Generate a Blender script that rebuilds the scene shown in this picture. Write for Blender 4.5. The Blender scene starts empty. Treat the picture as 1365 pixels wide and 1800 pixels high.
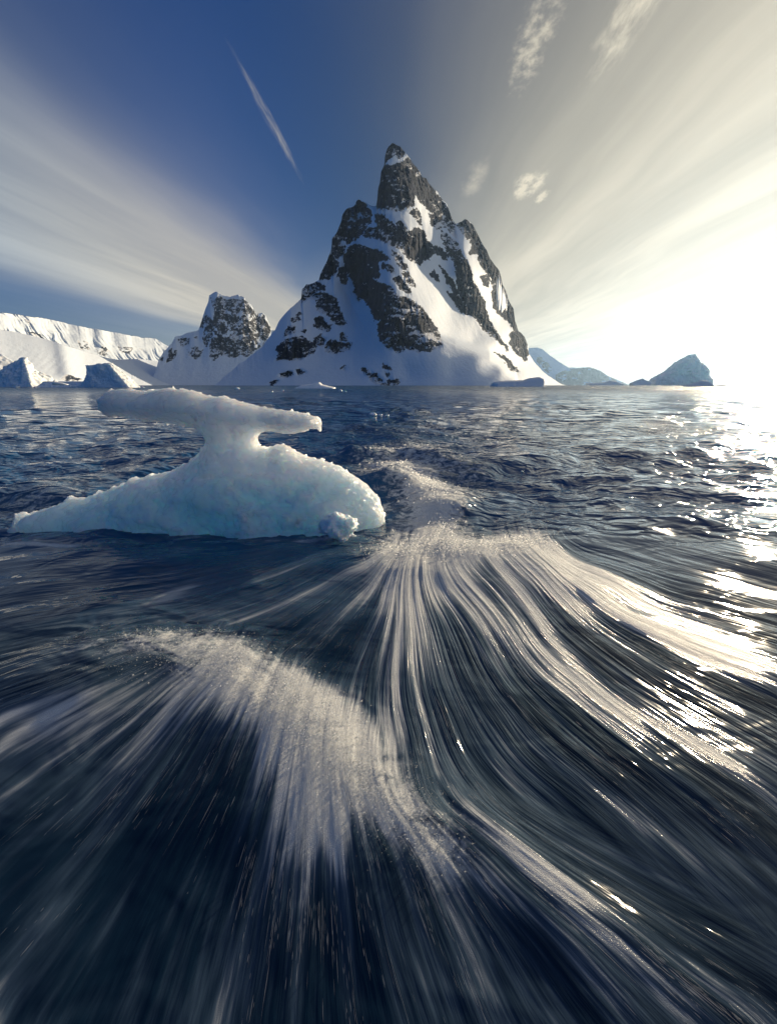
import bpy, math, time
import numpy as np
import openvdb
T0 = time.time()
rng = np.random.default_rng(7)
R = math.radians
scene = bpy.context.scene
col = scene.collection

# ------------------------------------------------------------------ camera
CAM_H = 1.0
FPX = 825.0
CX, CY = 682.5, 900.0
HORIZON = 677.0
PITCH = math.atan((CY - HORIZON) / FPX)
cam_data = bpy.data.cameras.new('camera')
cam_data.sensor_fit = 'VERTICAL'
cam_data.sensor_height = 24.0
cam_data.lens = 24.0 * FPX / 1800.0
cam_data.clip_start = 0.02
cam_data.clip_end = 120000.0
cam = bpy.data.objects.new('camera', cam_data)
col.objects.link(cam)
cam.location = (0, 0, CAM_H)
cam.rotation_euler = (math.pi / 2 - PITCH, 0, 0)
scene.camera = cam

# ------------------------------------------------------------------ sun, sky, exposure
SUN_AZ = R(40.0)      # to the right of straight ahead (+Y)
SUN_EL = R(9.0)
sun_data = bpy.data.lights.new('sun', 'SUN')
sun_data.energy = 5.0
sun_data.angle = R(0.6)
sun_data.color = (1.0, 0.82, 0.57)
sun = bpy.data.objects.new('sun', sun_data)
col.objects.link(sun)
sun.rotation_euler = (R(90) - SUN_EL, 0, math.pi - SUN_AZ)
SUN_DIR = (math.sin(SUN_AZ) * math.cos(SUN_EL), math.cos(SUN_AZ) * math.cos(SUN_EL), math.sin(SUN_EL))

scene.view_settings.view_transform = 'Standard'
scene.view_settings.look = 'None'
scene.view_settings.exposure = 0.5
scene.view_settings.gamma = 1.0
scene.render.engine = 'CYCLES'
scene.cycles.use_denoising = True
scene.cycles.max_bounces = 8
scene.cycles.volume_bounces = 0
scene.cycles.sample_clamp_indirect = 6.0


class NT:
    """small helper for building node trees"""
    def __init__(self, tree):
        self.t = tree
        self.n = tree.nodes
        self.n.clear()

    def node(self, kind, **kw):
        nd = self.n.new(kind)
        for k, v in kw.items():
            setattr(nd, k, v)
        return nd

    def link(self, a, b):
        self.t.links.new(a, b)

    def put(self, sock, v):
        if hasattr(v, 'is_output') or isinstance(v, bpy.types.NodeSocket):
            self.link(v, sock)
        else:
            sock.default_value = v

    def math(self, op, a, b=0.0, c=0.0, clamp=False):
        m = self.node('ShaderNodeMath', operation=op, use_clamp=clamp)
        for i, v in enumerate((a, b, c)):
            self.put(m.inputs[i], v)
        return m.outputs[0]

    def vmath(self, op, a, b=(0, 0, 0)):
        m = self.node('ShaderNodeVectorMath', operation=op)
        self.put(m.inputs[0], a)
        self.put(m.inputs[1], b)
        return m.outputs['Value'] if op in ('DOT_PRODUCT', 'LENGTH') else m.outputs[0]

    def xyz(self, x, y, z):
        m = self.node('ShaderNodeCombineXYZ')
        for i, v in enumerate((x, y, z)):
            self.put(m.inputs[i], v)
        return m.outputs[0]

    def sep(self, v):
        m = self.node('ShaderNodeSeparateXYZ')
        self.link(v, m.inputs[0])
        return m.outputs

    def step(self, v, lo, hi, a=0.0, b=1.0):
        m = self.node('ShaderNodeMapRange', interpolation_type='SMOOTHSTEP')
        self.put(m.inputs['Value'], v)
        self.put(m.inputs['From Min'], lo)
        self.put(m.inputs['From Max'], hi)
        self.put(m.inputs['To Min'], a)
        self.put(m.inputs['To Max'], b)
        return m.outputs[0]

    def noise(self, vec, scale, detail=4.0, rough=0.55, dist=0.0):
        m = self.node('ShaderNodeTexNoise')
        self.link(vec, m.inputs['Vector'])
        m.inputs['Scale'].default_value = scale
        m.inputs['Detail'].default_value = detail
        m.inputs['Roughness'].default_value = rough
        m.inputs['Distortion'].default_value = dist
        return m.outputs['Fac']

    def mix(self, fac, a, b):
        m = self.node('ShaderNodeMix', data_type='RGBA')
        self.put(m.inputs[0], fac)
        for s, v in ((m.inputs[6], a), (m.inputs[7], b)):
            if isinstance(v, tuple):
                s.default_value = (*v, 1.0) if len(v) == 3 else v
            else:
                self.link(v, s)
        return m.outputs[2]

    def scale_col(self, c, f):
        m = self.node('ShaderNodeVectorMath', operation='SCALE')
        self.link(c, m.inputs[0])
        self.put(m.inputs['Scale'], f)
        return m.outputs[0]

    def ramp(self, fac, stops):
        m = self.node('ShaderNodeValToRGB')
        self.link(fac, m.inputs[0])
        m.color_ramp.interpolation = 'B_SPLINE'
        e = m.color_ramp.elements
        while len(e) < len(stops):
            e.new(0.5)
        for el, (p, c) in zip(e, stops):
            el.position = p
            el.color = (*c, 1) if isinstance(c, tuple) else (c, c, c, 1)
        return m.outputs[0]

    def attr(self, name):
        return self.node('ShaderNodeAttribute', attribute_name=name).outputs['Fac']

    def bump(self, height, dist, strength=1.0, normal=None):
        m = self.node('ShaderNodeBump')
        self.put(m.inputs['Height'], height)
        m.inputs['Distance'].default_value = dist
        self.put(m.inputs['Strength'], strength)
        if normal is not None:
            self.link(normal, m.inputs['Normal'])
        return m.outputs[0]


# sky: Nishita air plus cirrus streaks lying along the view direction on a high flat layer
SKY_STRENGTH = 0.07
world = bpy.data.worlds.new('World')
scene.world = world
world.use_nodes = True
W = NT(world.node_tree)
sky = W.node('ShaderNodeTexSky', sky_type='NISHITA')
sky.sun_disc = False
sky.sun_elevation = SUN_EL
sky.sun_rotation = SUN_AZ
sky.altitude = 0
sky.air_density = 1.0
sky.dust_density = 0.15
sky.ozone_density = 1.6
tc = W.node('ShaderNodeTexCoord')
dx, dy, dz = W.sep(tc.outputs['Generated'])
zc = W.math('MAXIMUM', dz, 0.03)
u = W.math('DIVIDE', W.math('MULTIPLY_ADD', dy, -0.045, dx), zc)
v = W.math('DIVIDE', dy, zc)
warp = W.noise(W.xyz(W.math('MULTIPLY', u, 0.5), W.math('MULTIPLY', v, 0.22), 0.0), 1.0, 3.0)
uw = W.math('ADD', u, W.math('MULTIPLY_ADD', warp, 0.8, -0.4))
band = W.ramp(W.math('MULTIPLY_ADD', uw, 1 / 12.0, 0.5), [
    (0.0, 0.35), (0.16, 0.20), (0.215, 0.85), (0.30, 0.98), (0.372, 0.92), (0.412, 0.0), (0.490, 0.0),
    (0.528, 0.30), (0.568, 0.78), (0.63, 1.0), (1.0, 0.96)])
fib = W.noise(W.xyz(W.math('MULTIPLY', uw, 1.2), W.math('MULTIPLY', v, 0.10), 3.0), 1.0, 4.0, 0.5)
fib2 = W.noise(W.xyz(W.math('MULTIPLY', uw, 6.0), W.math('MULTIPLY', v, 0.5), 7.0), 1.0, 5.0, 0.6)
cl = W.math('MULTIPLY', band, W.step(W.math('MULTIPLY_ADD', fib2, 0.22, fib), 0.36, 0.84, 0.76, 1.06))


def sky_patch(u0, v0, su, sv, freq, lo, hi, amp):
    a = W.math('DIVIDE', W.math('SUBTRACT', u, u0), su)
    b = W.math('DIVIDE', W.math('SUBTRACT', v, v0), sv)
    g = W.math('POWER', 2.718, W.math('MULTIPLY', W.math('ADD', W.math('MULTIPLY', a, a), W.math('MULTIPLY', b, b)), -1.0))
    n = W.noise(W.xyz(W.math('MULTIPLY', u, freq[0]), W.math('MULTIPLY', v, freq[1]), u0), 1.0, 6.0, 0.62)
    return W.math('MULTIPLY', W.step(W.math('MULTIPLY', g, n), lo, hi), amp)


for args in ((-0.56, 2.25, 0.026, 0.60, (70, 5), 0.22, 0.80, 0.42),
             (0.60, 2.78, 0.10, 0.26, (24, 9), 0.24, 0.62, 0.75),
             (0.71, 2.95, 0.05, 0.14, (30, 12), 0.24, 0.6, 0.7),
             (0.36, 1.75, 0.09, 0.38, (34, 20), 0.30, 0.72, 0.55),
             (0.60, 1.65, 0.09, 0.40, (26, 7), 0.28, 0.70, 0.5),
             (0.30, 2.70, 0.09, 0.35, (7, 3), 0.25, 0.60, 0.35)):
    cl = W.math('ADD', cl, sky_patch(*args))
cl = W.math('MINIMUM', W.math('MULTIPLY', cl, W.step(dz, 0.30, 0.85, 1.0, 0.95)), 1.0)
veil = W.step(dz, 0.0, 0.30, 0.50, 0.0)                       # thin layer seen edge-on low in the sky
cl = W.math('MAXIMUM', cl, veil)
cosang = W.vmath('DOT_PRODUCT', W.vmath('NORMALIZE', tc.outputs['Generated']), SUN_DIR)
glow = W.math('POWER', W.math('MAXIMUM', cosang, 0.0), 9.0)
glow2 = W.math('POWER', W.math('MAXIMUM', cosang, 0.0), 60.0)
ccol = W.mix(W.step(cosang, -0.25, 0.25), (0.03, 0.09, 0.22), (0.28, 0.37, 0.47))       # thin cloud glows only towards the sun
ccol = W.mix(W.step(cosang, 0.02, 0.70), ccol, (0.82, 0.74, 0.58))
ccol = W.scale_col(ccol, W.math('ADD', W.step(W.math('MULTIPLY_ADD', fib2, 0.35, fib), 0.45, 0.95, 0.82, 1.05), W.math('ADD', W.math('MULTIPLY', glow, 0.06), W.math('MULTIPLY', glow2, 0.25))))
air = W.mix(W.step(cosang, 0.45, 0.98), (0.02, 0.42, 1.12), (0.34, 0.32, 0.29))      # clear polar air: deep blue away from the sun
skyc = W.vmath('MULTIPLY', W.scale_col(sky.outputs[0], SKY_STRENGTH), air)
tot = W.mix(cl, skyc, ccol)
bg = W.node('ShaderNodeBackground')
W.link(tot, bg.inputs['Color'])
bg.inputs['Strength'].default_value = 0.75
wo = W.node('ShaderNodeOutputWorld')
W.link(bg.outputs[0], wo.inputs['Surface'])


# ------------------------------------------------------------------ geometry helpers
def tag(o, label=None, cat=None, group=None, kind=None):
    if label: o['label'] = label
    if cat: o['category'] = cat
    if group: o['group'] = group
    if kind: o['kind'] = kind
    return o


def empty(name, loc=(0, 0, 0)):
    o = bpy.data.objects.new(name, None)
    col.objects.link(o)
    o.location = loc
    return o


def mesh_obj(name, verts, faces, mat=None, parent=None, smooth=True, attrs=None, origin=None):
    """verts (n,3), faces (m,3) or (m,4)"""
    verts = np.asarray(verts, dtype=np.float32).copy()
    if origin is not None:
        verts = verts - np.asarray(origin, dtype=np.float32)
    faces = np.asarray(faces, dtype=np.int32)
    me = bpy.data.meshes.new(name)
    k = faces.shape[1]
    me.vertices.add(len(verts))
    me.vertices.foreach_set('co', verts.ravel())
    me.loops.add(faces.size)
    me.loops.foreach_set('vertex_index', faces.ravel())
    me.polygons.add(len(faces))
    me.polygons.foreach_set('loop_start', np.arange(0, faces.size, k, dtype=np.int32))
    me.polygons.foreach_set('use_smooth', np.full(len(faces), smooth, dtype=bool))
    me.update(calc_edges=True)
    if attrs:
        for n, a in attrs.items():
            at_ = me.attributes.new(n, 'FLOAT', 'POINT')
            at_.data.foreach_set('value', np.asarray(a, dtype=np.float32).ravel())
    if mat: me.materials.append(mat)
    o = bpy.data.objects.new(name, me)
    col.objects.link(o)
    if origin is not None and parent is None:
        o.location = origin
    if parent: o.parent = parent
    return o


def grid_faces(nr, nc):
    i = np.arange(nr * nc).reshape(nr, nc)
    return np.stack([i[:-1, :-1], i[:-1, 1:], i[1:, 1:], i[1:, :-1]], -1).reshape(-1, 4)


def hash3(ix, iy, iz, seed):
    h = (ix.astype(np.int64) * 374761393 + iy.astype(np.int64) * 668265263 + iz.astype(np.int64) * 2147483647 + seed * 974634777) & 0xFFFFFFFF
    h = ((h ^ (h >> 13)) * 1274126177) & 0xFFFFFFFF
    h = (h ^ (h >> 16)) & 0xFFFFFFFF
    return h.astype(np.float64) / 4294967295.0 * 2 - 1


def vnoise(x, y, z=0.0, seed=0):
    x, y, z = np.broadcast_arrays(np.asarray(x, float), np.asarray(y, float), np.asarray(z, float))
    x0, y0, z0 = np.floor(x), np.floor(y), np.floor(z)
    fx, fy, fz = x - x0, y - y0, z - z0
    fx, fy, fz = (t * t * t * (t * (t * 6 - 15) + 10) for t in (fx, fy, fz))
    x0, y0, z0 = x0.astype(np.int64), y0.astype(np.int64), z0.astype(np.int64)
    flat = not np.any(z)
    def c(i, j, k): return hash3(x0 + i, y0 + j, z0 + k, seed)
    def plane(k):
        a = c(0, 0, k) * (1 - fx) + c(1, 0, k) * fx
        b = c(0, 1, k) * (1 - fx) + c(1, 1, k) * fx
        return a * (1 - fy) + b * fy
    if flat: return plane(0)
    return plane(0) * (1 - fz) + plane(1) * fz


def fbm(x, y, z=0.0, octs=5, rough=0.5, seed=0, ridged=False):
    s, a, n = 0.0, 1.0, 0.0
    for o in range(octs):
        f = 2.03 ** o
        w = vnoise(np.asarray(x) * f + o * 17.3, np.asarray(y) * f + o * 9.1, np.asarray(z) * f, seed + o)
        if ridged: w = 1 - 2 * np.abs(w)
        s = s + a * w
        n += a
        a *= rough
    return s / n


def blur(a, sy, sx):
    for axis, s in ((0, sy), (1, sx)):
        if s <= 0: continue
        r = int(3 * s) + 1
        k = np.exp(-0.5 * (np.arange(-r, r + 1) / s) ** 2)
        k /= k.sum()
        p = np.pad(a, [(r, r) if i == axis else (0, 0) for i in range(2)], mode='edge')
        out = np.zeros_like(a)
        for i, w in enumerate(k):
            out += w * (p[i:i + a.shape[0]] if axis == 0 else p[:, i:i + a.shape[1]])
        a = out
    return a


def inpoly(x, y, poly):
    inside = np.zeros(x.shape, bool)
    n = len(poly)
    for i in range(n):
        x1, y1 = poly[i]
        x2, y2 = poly[(i + 1) % n]
        if y1 == y2: continue
        c = ((y1 > y) != (y2 > y)) & (x < (x2 - x1) * (y - y1) / (y2 - y1) + x1)
        inside ^= c
    return inside


def seg_dist(x, y, pts, closed=False):
    """distance to a polyline and the parameter (index units) of the nearest point"""
    best = np.full(np.shape(x), 1e18)
    par = np.zeros(np.shape(x))
    n = len(pts)
    for i in range(n if closed else n - 1):
        ax, ay = pts[i]
        bx, by = pts[(i + 1) % n]
        L = (bx - ax) ** 2 + (by - ay) ** 2 + 1e-12
        t = np.clip(((x - ax) * (bx - ax) + (y - ay) * (by - ay)) / L, 0, 1)
        d = (x - ax - t * (bx - ax)) ** 2 + (y - ay - t * (by - ay)) ** 2
        m = d < best
        best = np.where(m, d, best)
        par = np.where(m, i + t, par)
    return np.sqrt(best), par


def tps(pts, vals, reg=1e-3):
    """thin-plate spline through scattered points; returns an evaluator"""
    P = np.asarray(pts, float)
    V = np.asarray(vals, float)
    n = len(P)
    def ker(d2): return 0.5 * d2 * np.log(d2 + 1e-12)
    d2 = ((P[:, None] - P[None]) ** 2).sum(-1)
    A = np.zeros((n + 3, n + 3))
    A[:n, :n] = ker(d2) + reg * np.eye(n)
    A[:n, n] = 1; A[:n, n + 1:] = P
    A[n:, :n] = A[:n, n:].T
    b = np.zeros((n + 3,) + V.shape[1:])
    b[:n] = V
    w = np.linalg.solve(A, b)
    def ev(x, y):
        x = np.asarray(x, float); y = np.asarray(y, float)
        sh = x.shape
        x = x.ravel(); y = y.ravel()
        out = np.empty(x.size)
        for i in range(0, x.size, 100000):
            xs, ys = x[i:i + 100000], y[i:i + 100000]
            k = ker((xs[:, None] - P[None, :, 0]) ** 2 + (ys[:, None] - P[None, :, 1]) ** 2)
            out[i:i + 100000] = k @ w[:n] + w[n] + w[n + 1] * xs + w[n + 2] * ys
        return out.reshape(sh)
    return ev


SP, CP = math.sin(PITCH), math.cos(PITCH)


def ray(px, py):
    X = (np.asarray(px, float) - CX) / FPX
    Y = -(np.asarray(py, float) - CY) / FPX
    return X, CP + Y * SP, -SP + Y * CP


def to_az(px, py):
    x, y, z = ray(px, py)
    return np.arctan2(x, y), z / np.hypot(x, y)


def from_dir(x, y, z):
    f = y * CP - z * SP
    up = y * SP + z * CP
    return CX + FPX * x / f, CY - FPX * up / f


def on_plane(px, py, Y):
    x, y, z = ray(px, py)
    t = Y / y
    return x * t, CAM_H + z * t


def ground(px, py):
    x, y, z = ray(px, py)
    t = -CAM_H / np.minimum(z, -1e-6)
    return x * t, y * t


def Z(ox, oy, s, pts):
    return [(ox + a / s, oy + b / s) for a, b in pts]


# ------------------------------------------------------------------ materials
def principled(name):
    m = bpy.data.materials.new(name)
    m.use_nodes = True
    t = NT(m.node_tree)
    b = t.node('ShaderNodeBsdfPrincipled')
    o = t.node('ShaderNodeOutputMaterial')
    t.link(b.outputs[0], o.inputs['Surface'])
    return m, t, b


def snow_material(name, scale):
    m, t, b = principled(name)
    p = t.node('ShaderNodeNewGeometry').outputs['Position']
    n1 = t.noise(p, 0.02 / scale, 5.0, 0.6)
    n2 = t.noise(p, 0.15 / scale, 5.0, 0.6)
    c = t.mix(n1, (0.70, 0.79, 0.90), (0.81, 0.87, 0.94))
    t.link(c, b.inputs['Base Color'])
    b.inputs['Roughness'].default_value = 0.7
    b.inputs['Specular IOR Level'].default_value = 0.25
    h = t.math('MULTIPLY_ADD', n1, 1.0, t.math('MULTIPLY', n2, 0.35))
    t.link(t.bump(h, 6.0 * scale, 0.5), b.inputs['Normal'])
    return m


def rock_material(name, scale, dark=(0.016, 0.024, 0.042), light=(0.054, 0.072, 0.122)):
    m, t, b = principled(name)
    p = t.node('ShaderNodeNewGeometry').outputs['Position']
    x, y, z = t.sep(p)
    pv = t.xyz(x, y, t.math('MULTIPLY', z, 0.45))
    n1 = t.noise(pv, 0.05 / scale, 7.0, 0.65)
    n2 = t.noise(pv, 0.35 / scale, 5.0, 0.65)
    c = t.mix(t.step(n1, 0.35, 0.7), dark, light)
    c = t.mix(t.step(n2, 0.35, 0.8, 0.0, 0.5), c, (0.05, 0.05, 0.055))
    sn = t.attr('snow')
    sf = t.step(t.math('ADD', sn, t.math('MULTIPLY_ADD', n2, 0.9, -0.45)), 0.46, 0.56)
    c = t.mix(sf, c, (0.82, 0.84, 0.88))
    t.link(c, b.inputs['Base Color'])
    b.inputs['Roughness'].default_value = 0.9
    b.inputs['Specular IOR Level'].default_value = 0.06
    h = t.math('MULTIPLY_ADD', n1, 1.0, t.math('MULTIPLY', n2, 0.4))
    t.link(t.bump(h, 14.0 * scale, 0.8), b.inputs['Normal'])
    return m


# ------------------------------------------------------------------ mountains
def mountain_grid(sil, d0, nc, nr, base_te=-0.0012, rocks=None, warp_px=2.0, slopes=(38.0, 70.0), offsets=None,
                  rough=(0.0, 6.0), nscale=60.0, jag_px=1.2, seed=3, back=14, back_slope=58.0, sm=(3, 3), ribs=None, az_pad=0.0,
                  turn=0.0, turn_x=0.0, turn_fn=None):
    """A mountain as a surface of real slopes: along each bearing it climbs from the shore at distance d0, gently over snow
    and steeply over rock, up to the crest line, and falls away behind."""
    s = np.array(sil, float)
    az_s, te_s = to_az(s[:, 0], s[:, 1])
    o = np.argsort(az_s, kind='stable')
    az_s, te_s = az_s[o], te_s[o]
    az = np.linspace(az_s[0], az_s[-1], nc)
    te_c = np.interp(az, az_s, te_s)
    te_c = te_c + fbm(az * FPX / 9.0, 0 * az, 0.3, 4, 0.6, seed + 40) * jag_px / FPX * np.clip(te_c * FPX / 25.0, 0, 1)
    te_c = np.maximum(te_c, base_te + 0.0004)
    k = np.linspace(0, 1, nr)[:, None]
    te_s = np.maximum(blur(te_c[None], 0, nc / 60.0)[0], base_te + 0.0004)
    te = base_te + (te_s[None] - base_te) * k + (te_c - te_s)[None] * k ** 4
    te = np.maximum.accumulate(te, axis=0)
    AZ = np.broadcast_to(az[None], te.shape)
    px, py = from_dir(np.sin(AZ), np.cos(AZ), te)
    wx = px + fbm(px / 12.0, py / 12.0, 0.5, 5, 0.8, seed) * warp_px * 4.5
    wy = py + fbm(px / 12.0, py / 12.0, 7.5, 5, 0.8, seed + 9) * warp_px * 4.5
    rid = np.full(te.shape, -1, int)
    if callable(rocks):
        rid = np.where(rocks(px, py, wx, wy), 0, -1)
    elif rocks:
        for i, poly in enumerate(rocks):
            rid[inpoly(wx, wy, poly)] = i
    rock = (rid >= 0).astype(float)
    rb = blur(rock, sm[0], sm[1])
    ang = np.radians(slopes[0] + (slopes[1] - slopes[0]) * rb)
    cot = 1 / np.tan(ang)
    dte = np.diff(te, axis=0, prepend=te[:1])
    dln = cot * dte / np.maximum(1 - cot * np.maximum(te, 0), 0.25)
    ln = np.cumsum(dln, axis=0)
    ln = blur(ln, 2, sm[1] * 3.5)
    if offsets is not None:
        ev = tps([(a / 1000, b / 1000) for a, b, _ in offsets], [c for *_, c in offsets], 1e-4)
        ln = ln + (ev(px / 1000, py / 1000) + turn * (turn_fn(px, py) if turn_fn else 1.0) * 25 * np.log1p(np.exp(np.clip((px - turn_x) / 25, -30, 30)))) / d0
    rho = d0 * np.exp(ln)
    X, Zz = rho * np.sin(AZ), CAM_H + rho * te
    n = fbm(X / nscale, Zz / (nscale * 1.8), rho / (nscale * 2.5), 6, 0.55, seed + 3, ridged=True)
    n2 = fbm(X / (nscale * 0.22), Zz / (nscale * 0.5), 0.0, 4, 0.6, seed + 5, ridged=True)
    low = np.clip((te - base_te) * FPX / 14.0, 0, 1)
    rho = rho + low * (rough[1] * rb * (n * 2.2 + n2 * 1.5) + rough[0] * (1 - rb) * n)
    if ribs is not None:
        rho = rho + low * ribs(px, py, rb)
    rho = np.maximum(rho, d0 * 0.75)
    V = np.stack([rho * np.sin(AZ), rho * np.cos(AZ), CAM_H + rho * te], -1)
    # snow caught on ledges of the rock
    ledge = fbm(px / 7.0 + py / 30, py / 5.0, 0.0, 4, 0.6, seed + 21) * 0.9 + fbm(px / 30, py / 30, 2.2, 3, 0.5, seed + 31) * 0.5
    rows = [V]
    last = V[-1]
    hz = last[:, 2] + 30.0
    for i in range(1, back + 1):
        f = i / back
        run = hz * f / math.tan(R(back_slope)) * (1 + 0.15 * np.sin(i * 1.7))
        jit = fbm(last[:, 0] / 40, last[:, 2] / 40 + i, 0.0, 3, 0.5, seed + 60) * 8 * math.sin(f * math.pi)
        rr = np.hypot(last[:, 0], last[:, 1]) + run + jit
        rows.append(np.stack([rr * np.sin(az), rr * np.cos(az), last[:, 2] - hz * f ** 1.1], -1)[None])
    V = np.concatenate(rows, 0)
    rid = np.concatenate([rid, np.full((back, nc), -1, int)], 0)
    ledge = np.concatenate([ledge, np.ones((back, nc))], 0)
    return V, rid, ledge, px, py


def vertex_normals(V):
    gu = np.gradient(V, axis=1)
    gv = np.gradient(V, axis=0)
    n = np.cross(gu, gv)
    return n / (np.linalg.norm(n, axis=-1, keepdims=True) + 1e-12)


def split_mountain(root, V, rid, ledge, snow_mat, rock_mat, snow_bias=0.0, names=('snow_field', 'rock_face')):
    """snow and each rock face become meshes of their own under the mountain"""
    nr, nc = V.shape[:2]
    F = grid_faces(nr, nc)
    fr = rid.ravel()[F]
    fid = fr.max(axis=1)
    N = vertex_normals(V).reshape(-1, 3)
    P = V.reshape(-1, 3)
    L = ledge.ravel() * 0.75 + 0.10 + snow_bias + np.clip(N[:, 2] - 0.35, 0, 1) * 1.1
    for i in np.unique(fid):
        f = F[fid == i]
        if len(f) < 6 and i >= 0: continue
        used, inv = np.unique(f, return_inverse=True)
        o = mesh_obj(names[0] if i < 0 else names[1], P[used], inv.reshape(-1, 4), snow_mat if i < 0 else rock_mat, root,
                     attrs=None if i < 0 else {'snow': L[used]})
        o.data.normals_split_custom_set_from_vertices(N[used].astype(np.float32))


z1 = lambda p: Z(540, 240, 3.592, p)
z2 = lambda p: Z(400, 440, 3.592, p)
z3 = lambda p: Z(640, 440, 3.592, p)

snow_big = snow_material('mountain_snow', 1.0)
rock_big = rock_material('mountain_rock', 1.0)

# ---- the main peak
sil_main = [(378, 677), (386, 671)] + z2([(0, 775), (100, 700), (200, 625), (250, 570), (300, 500), (320, 450), (350, 415), (400, 365), (465, 310),
            (470, 255), (495, 220), (540, 205), (575, 185)]) + z1([(85, 860), (130, 770), (152, 715), (156, 650), (185, 610), (200, 570), (216, 530), (220, 490),
            (250, 460), (300, 430), (310, 405), (325, 398), (350, 415), (378, 428), (435, 440), (441, 400), (446, 330), (458, 290), (465, 220), (487, 175),
            (489, 120), (505, 65), (530, 42), (560, 52), (590, 65), (612, 95), (640, 125), (665, 165), (690, 195), (720, 245), (750, 262), (775, 300), (800, 335),
            (820, 350), (850, 395), (880, 430), (900, 480), (920, 535), (935, 548), (960, 540), (990, 520), (1015, 530), (1045, 565), (1075, 620), (1105, 675),
            (1130, 720), (1150, 765), (1180, 810), (1210, 850), (1225, 900), (1230, 934)]) + z3([(880, 230), (895, 260), (912, 320), (940, 370), (950, 440),
            (970, 500), (1010, 545), (1030, 600), (1038, 655), (1060, 690), (1100, 740), (1160, 790), (1210, 825), (1250, 848)]) + [(994, 677.5)]
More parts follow.
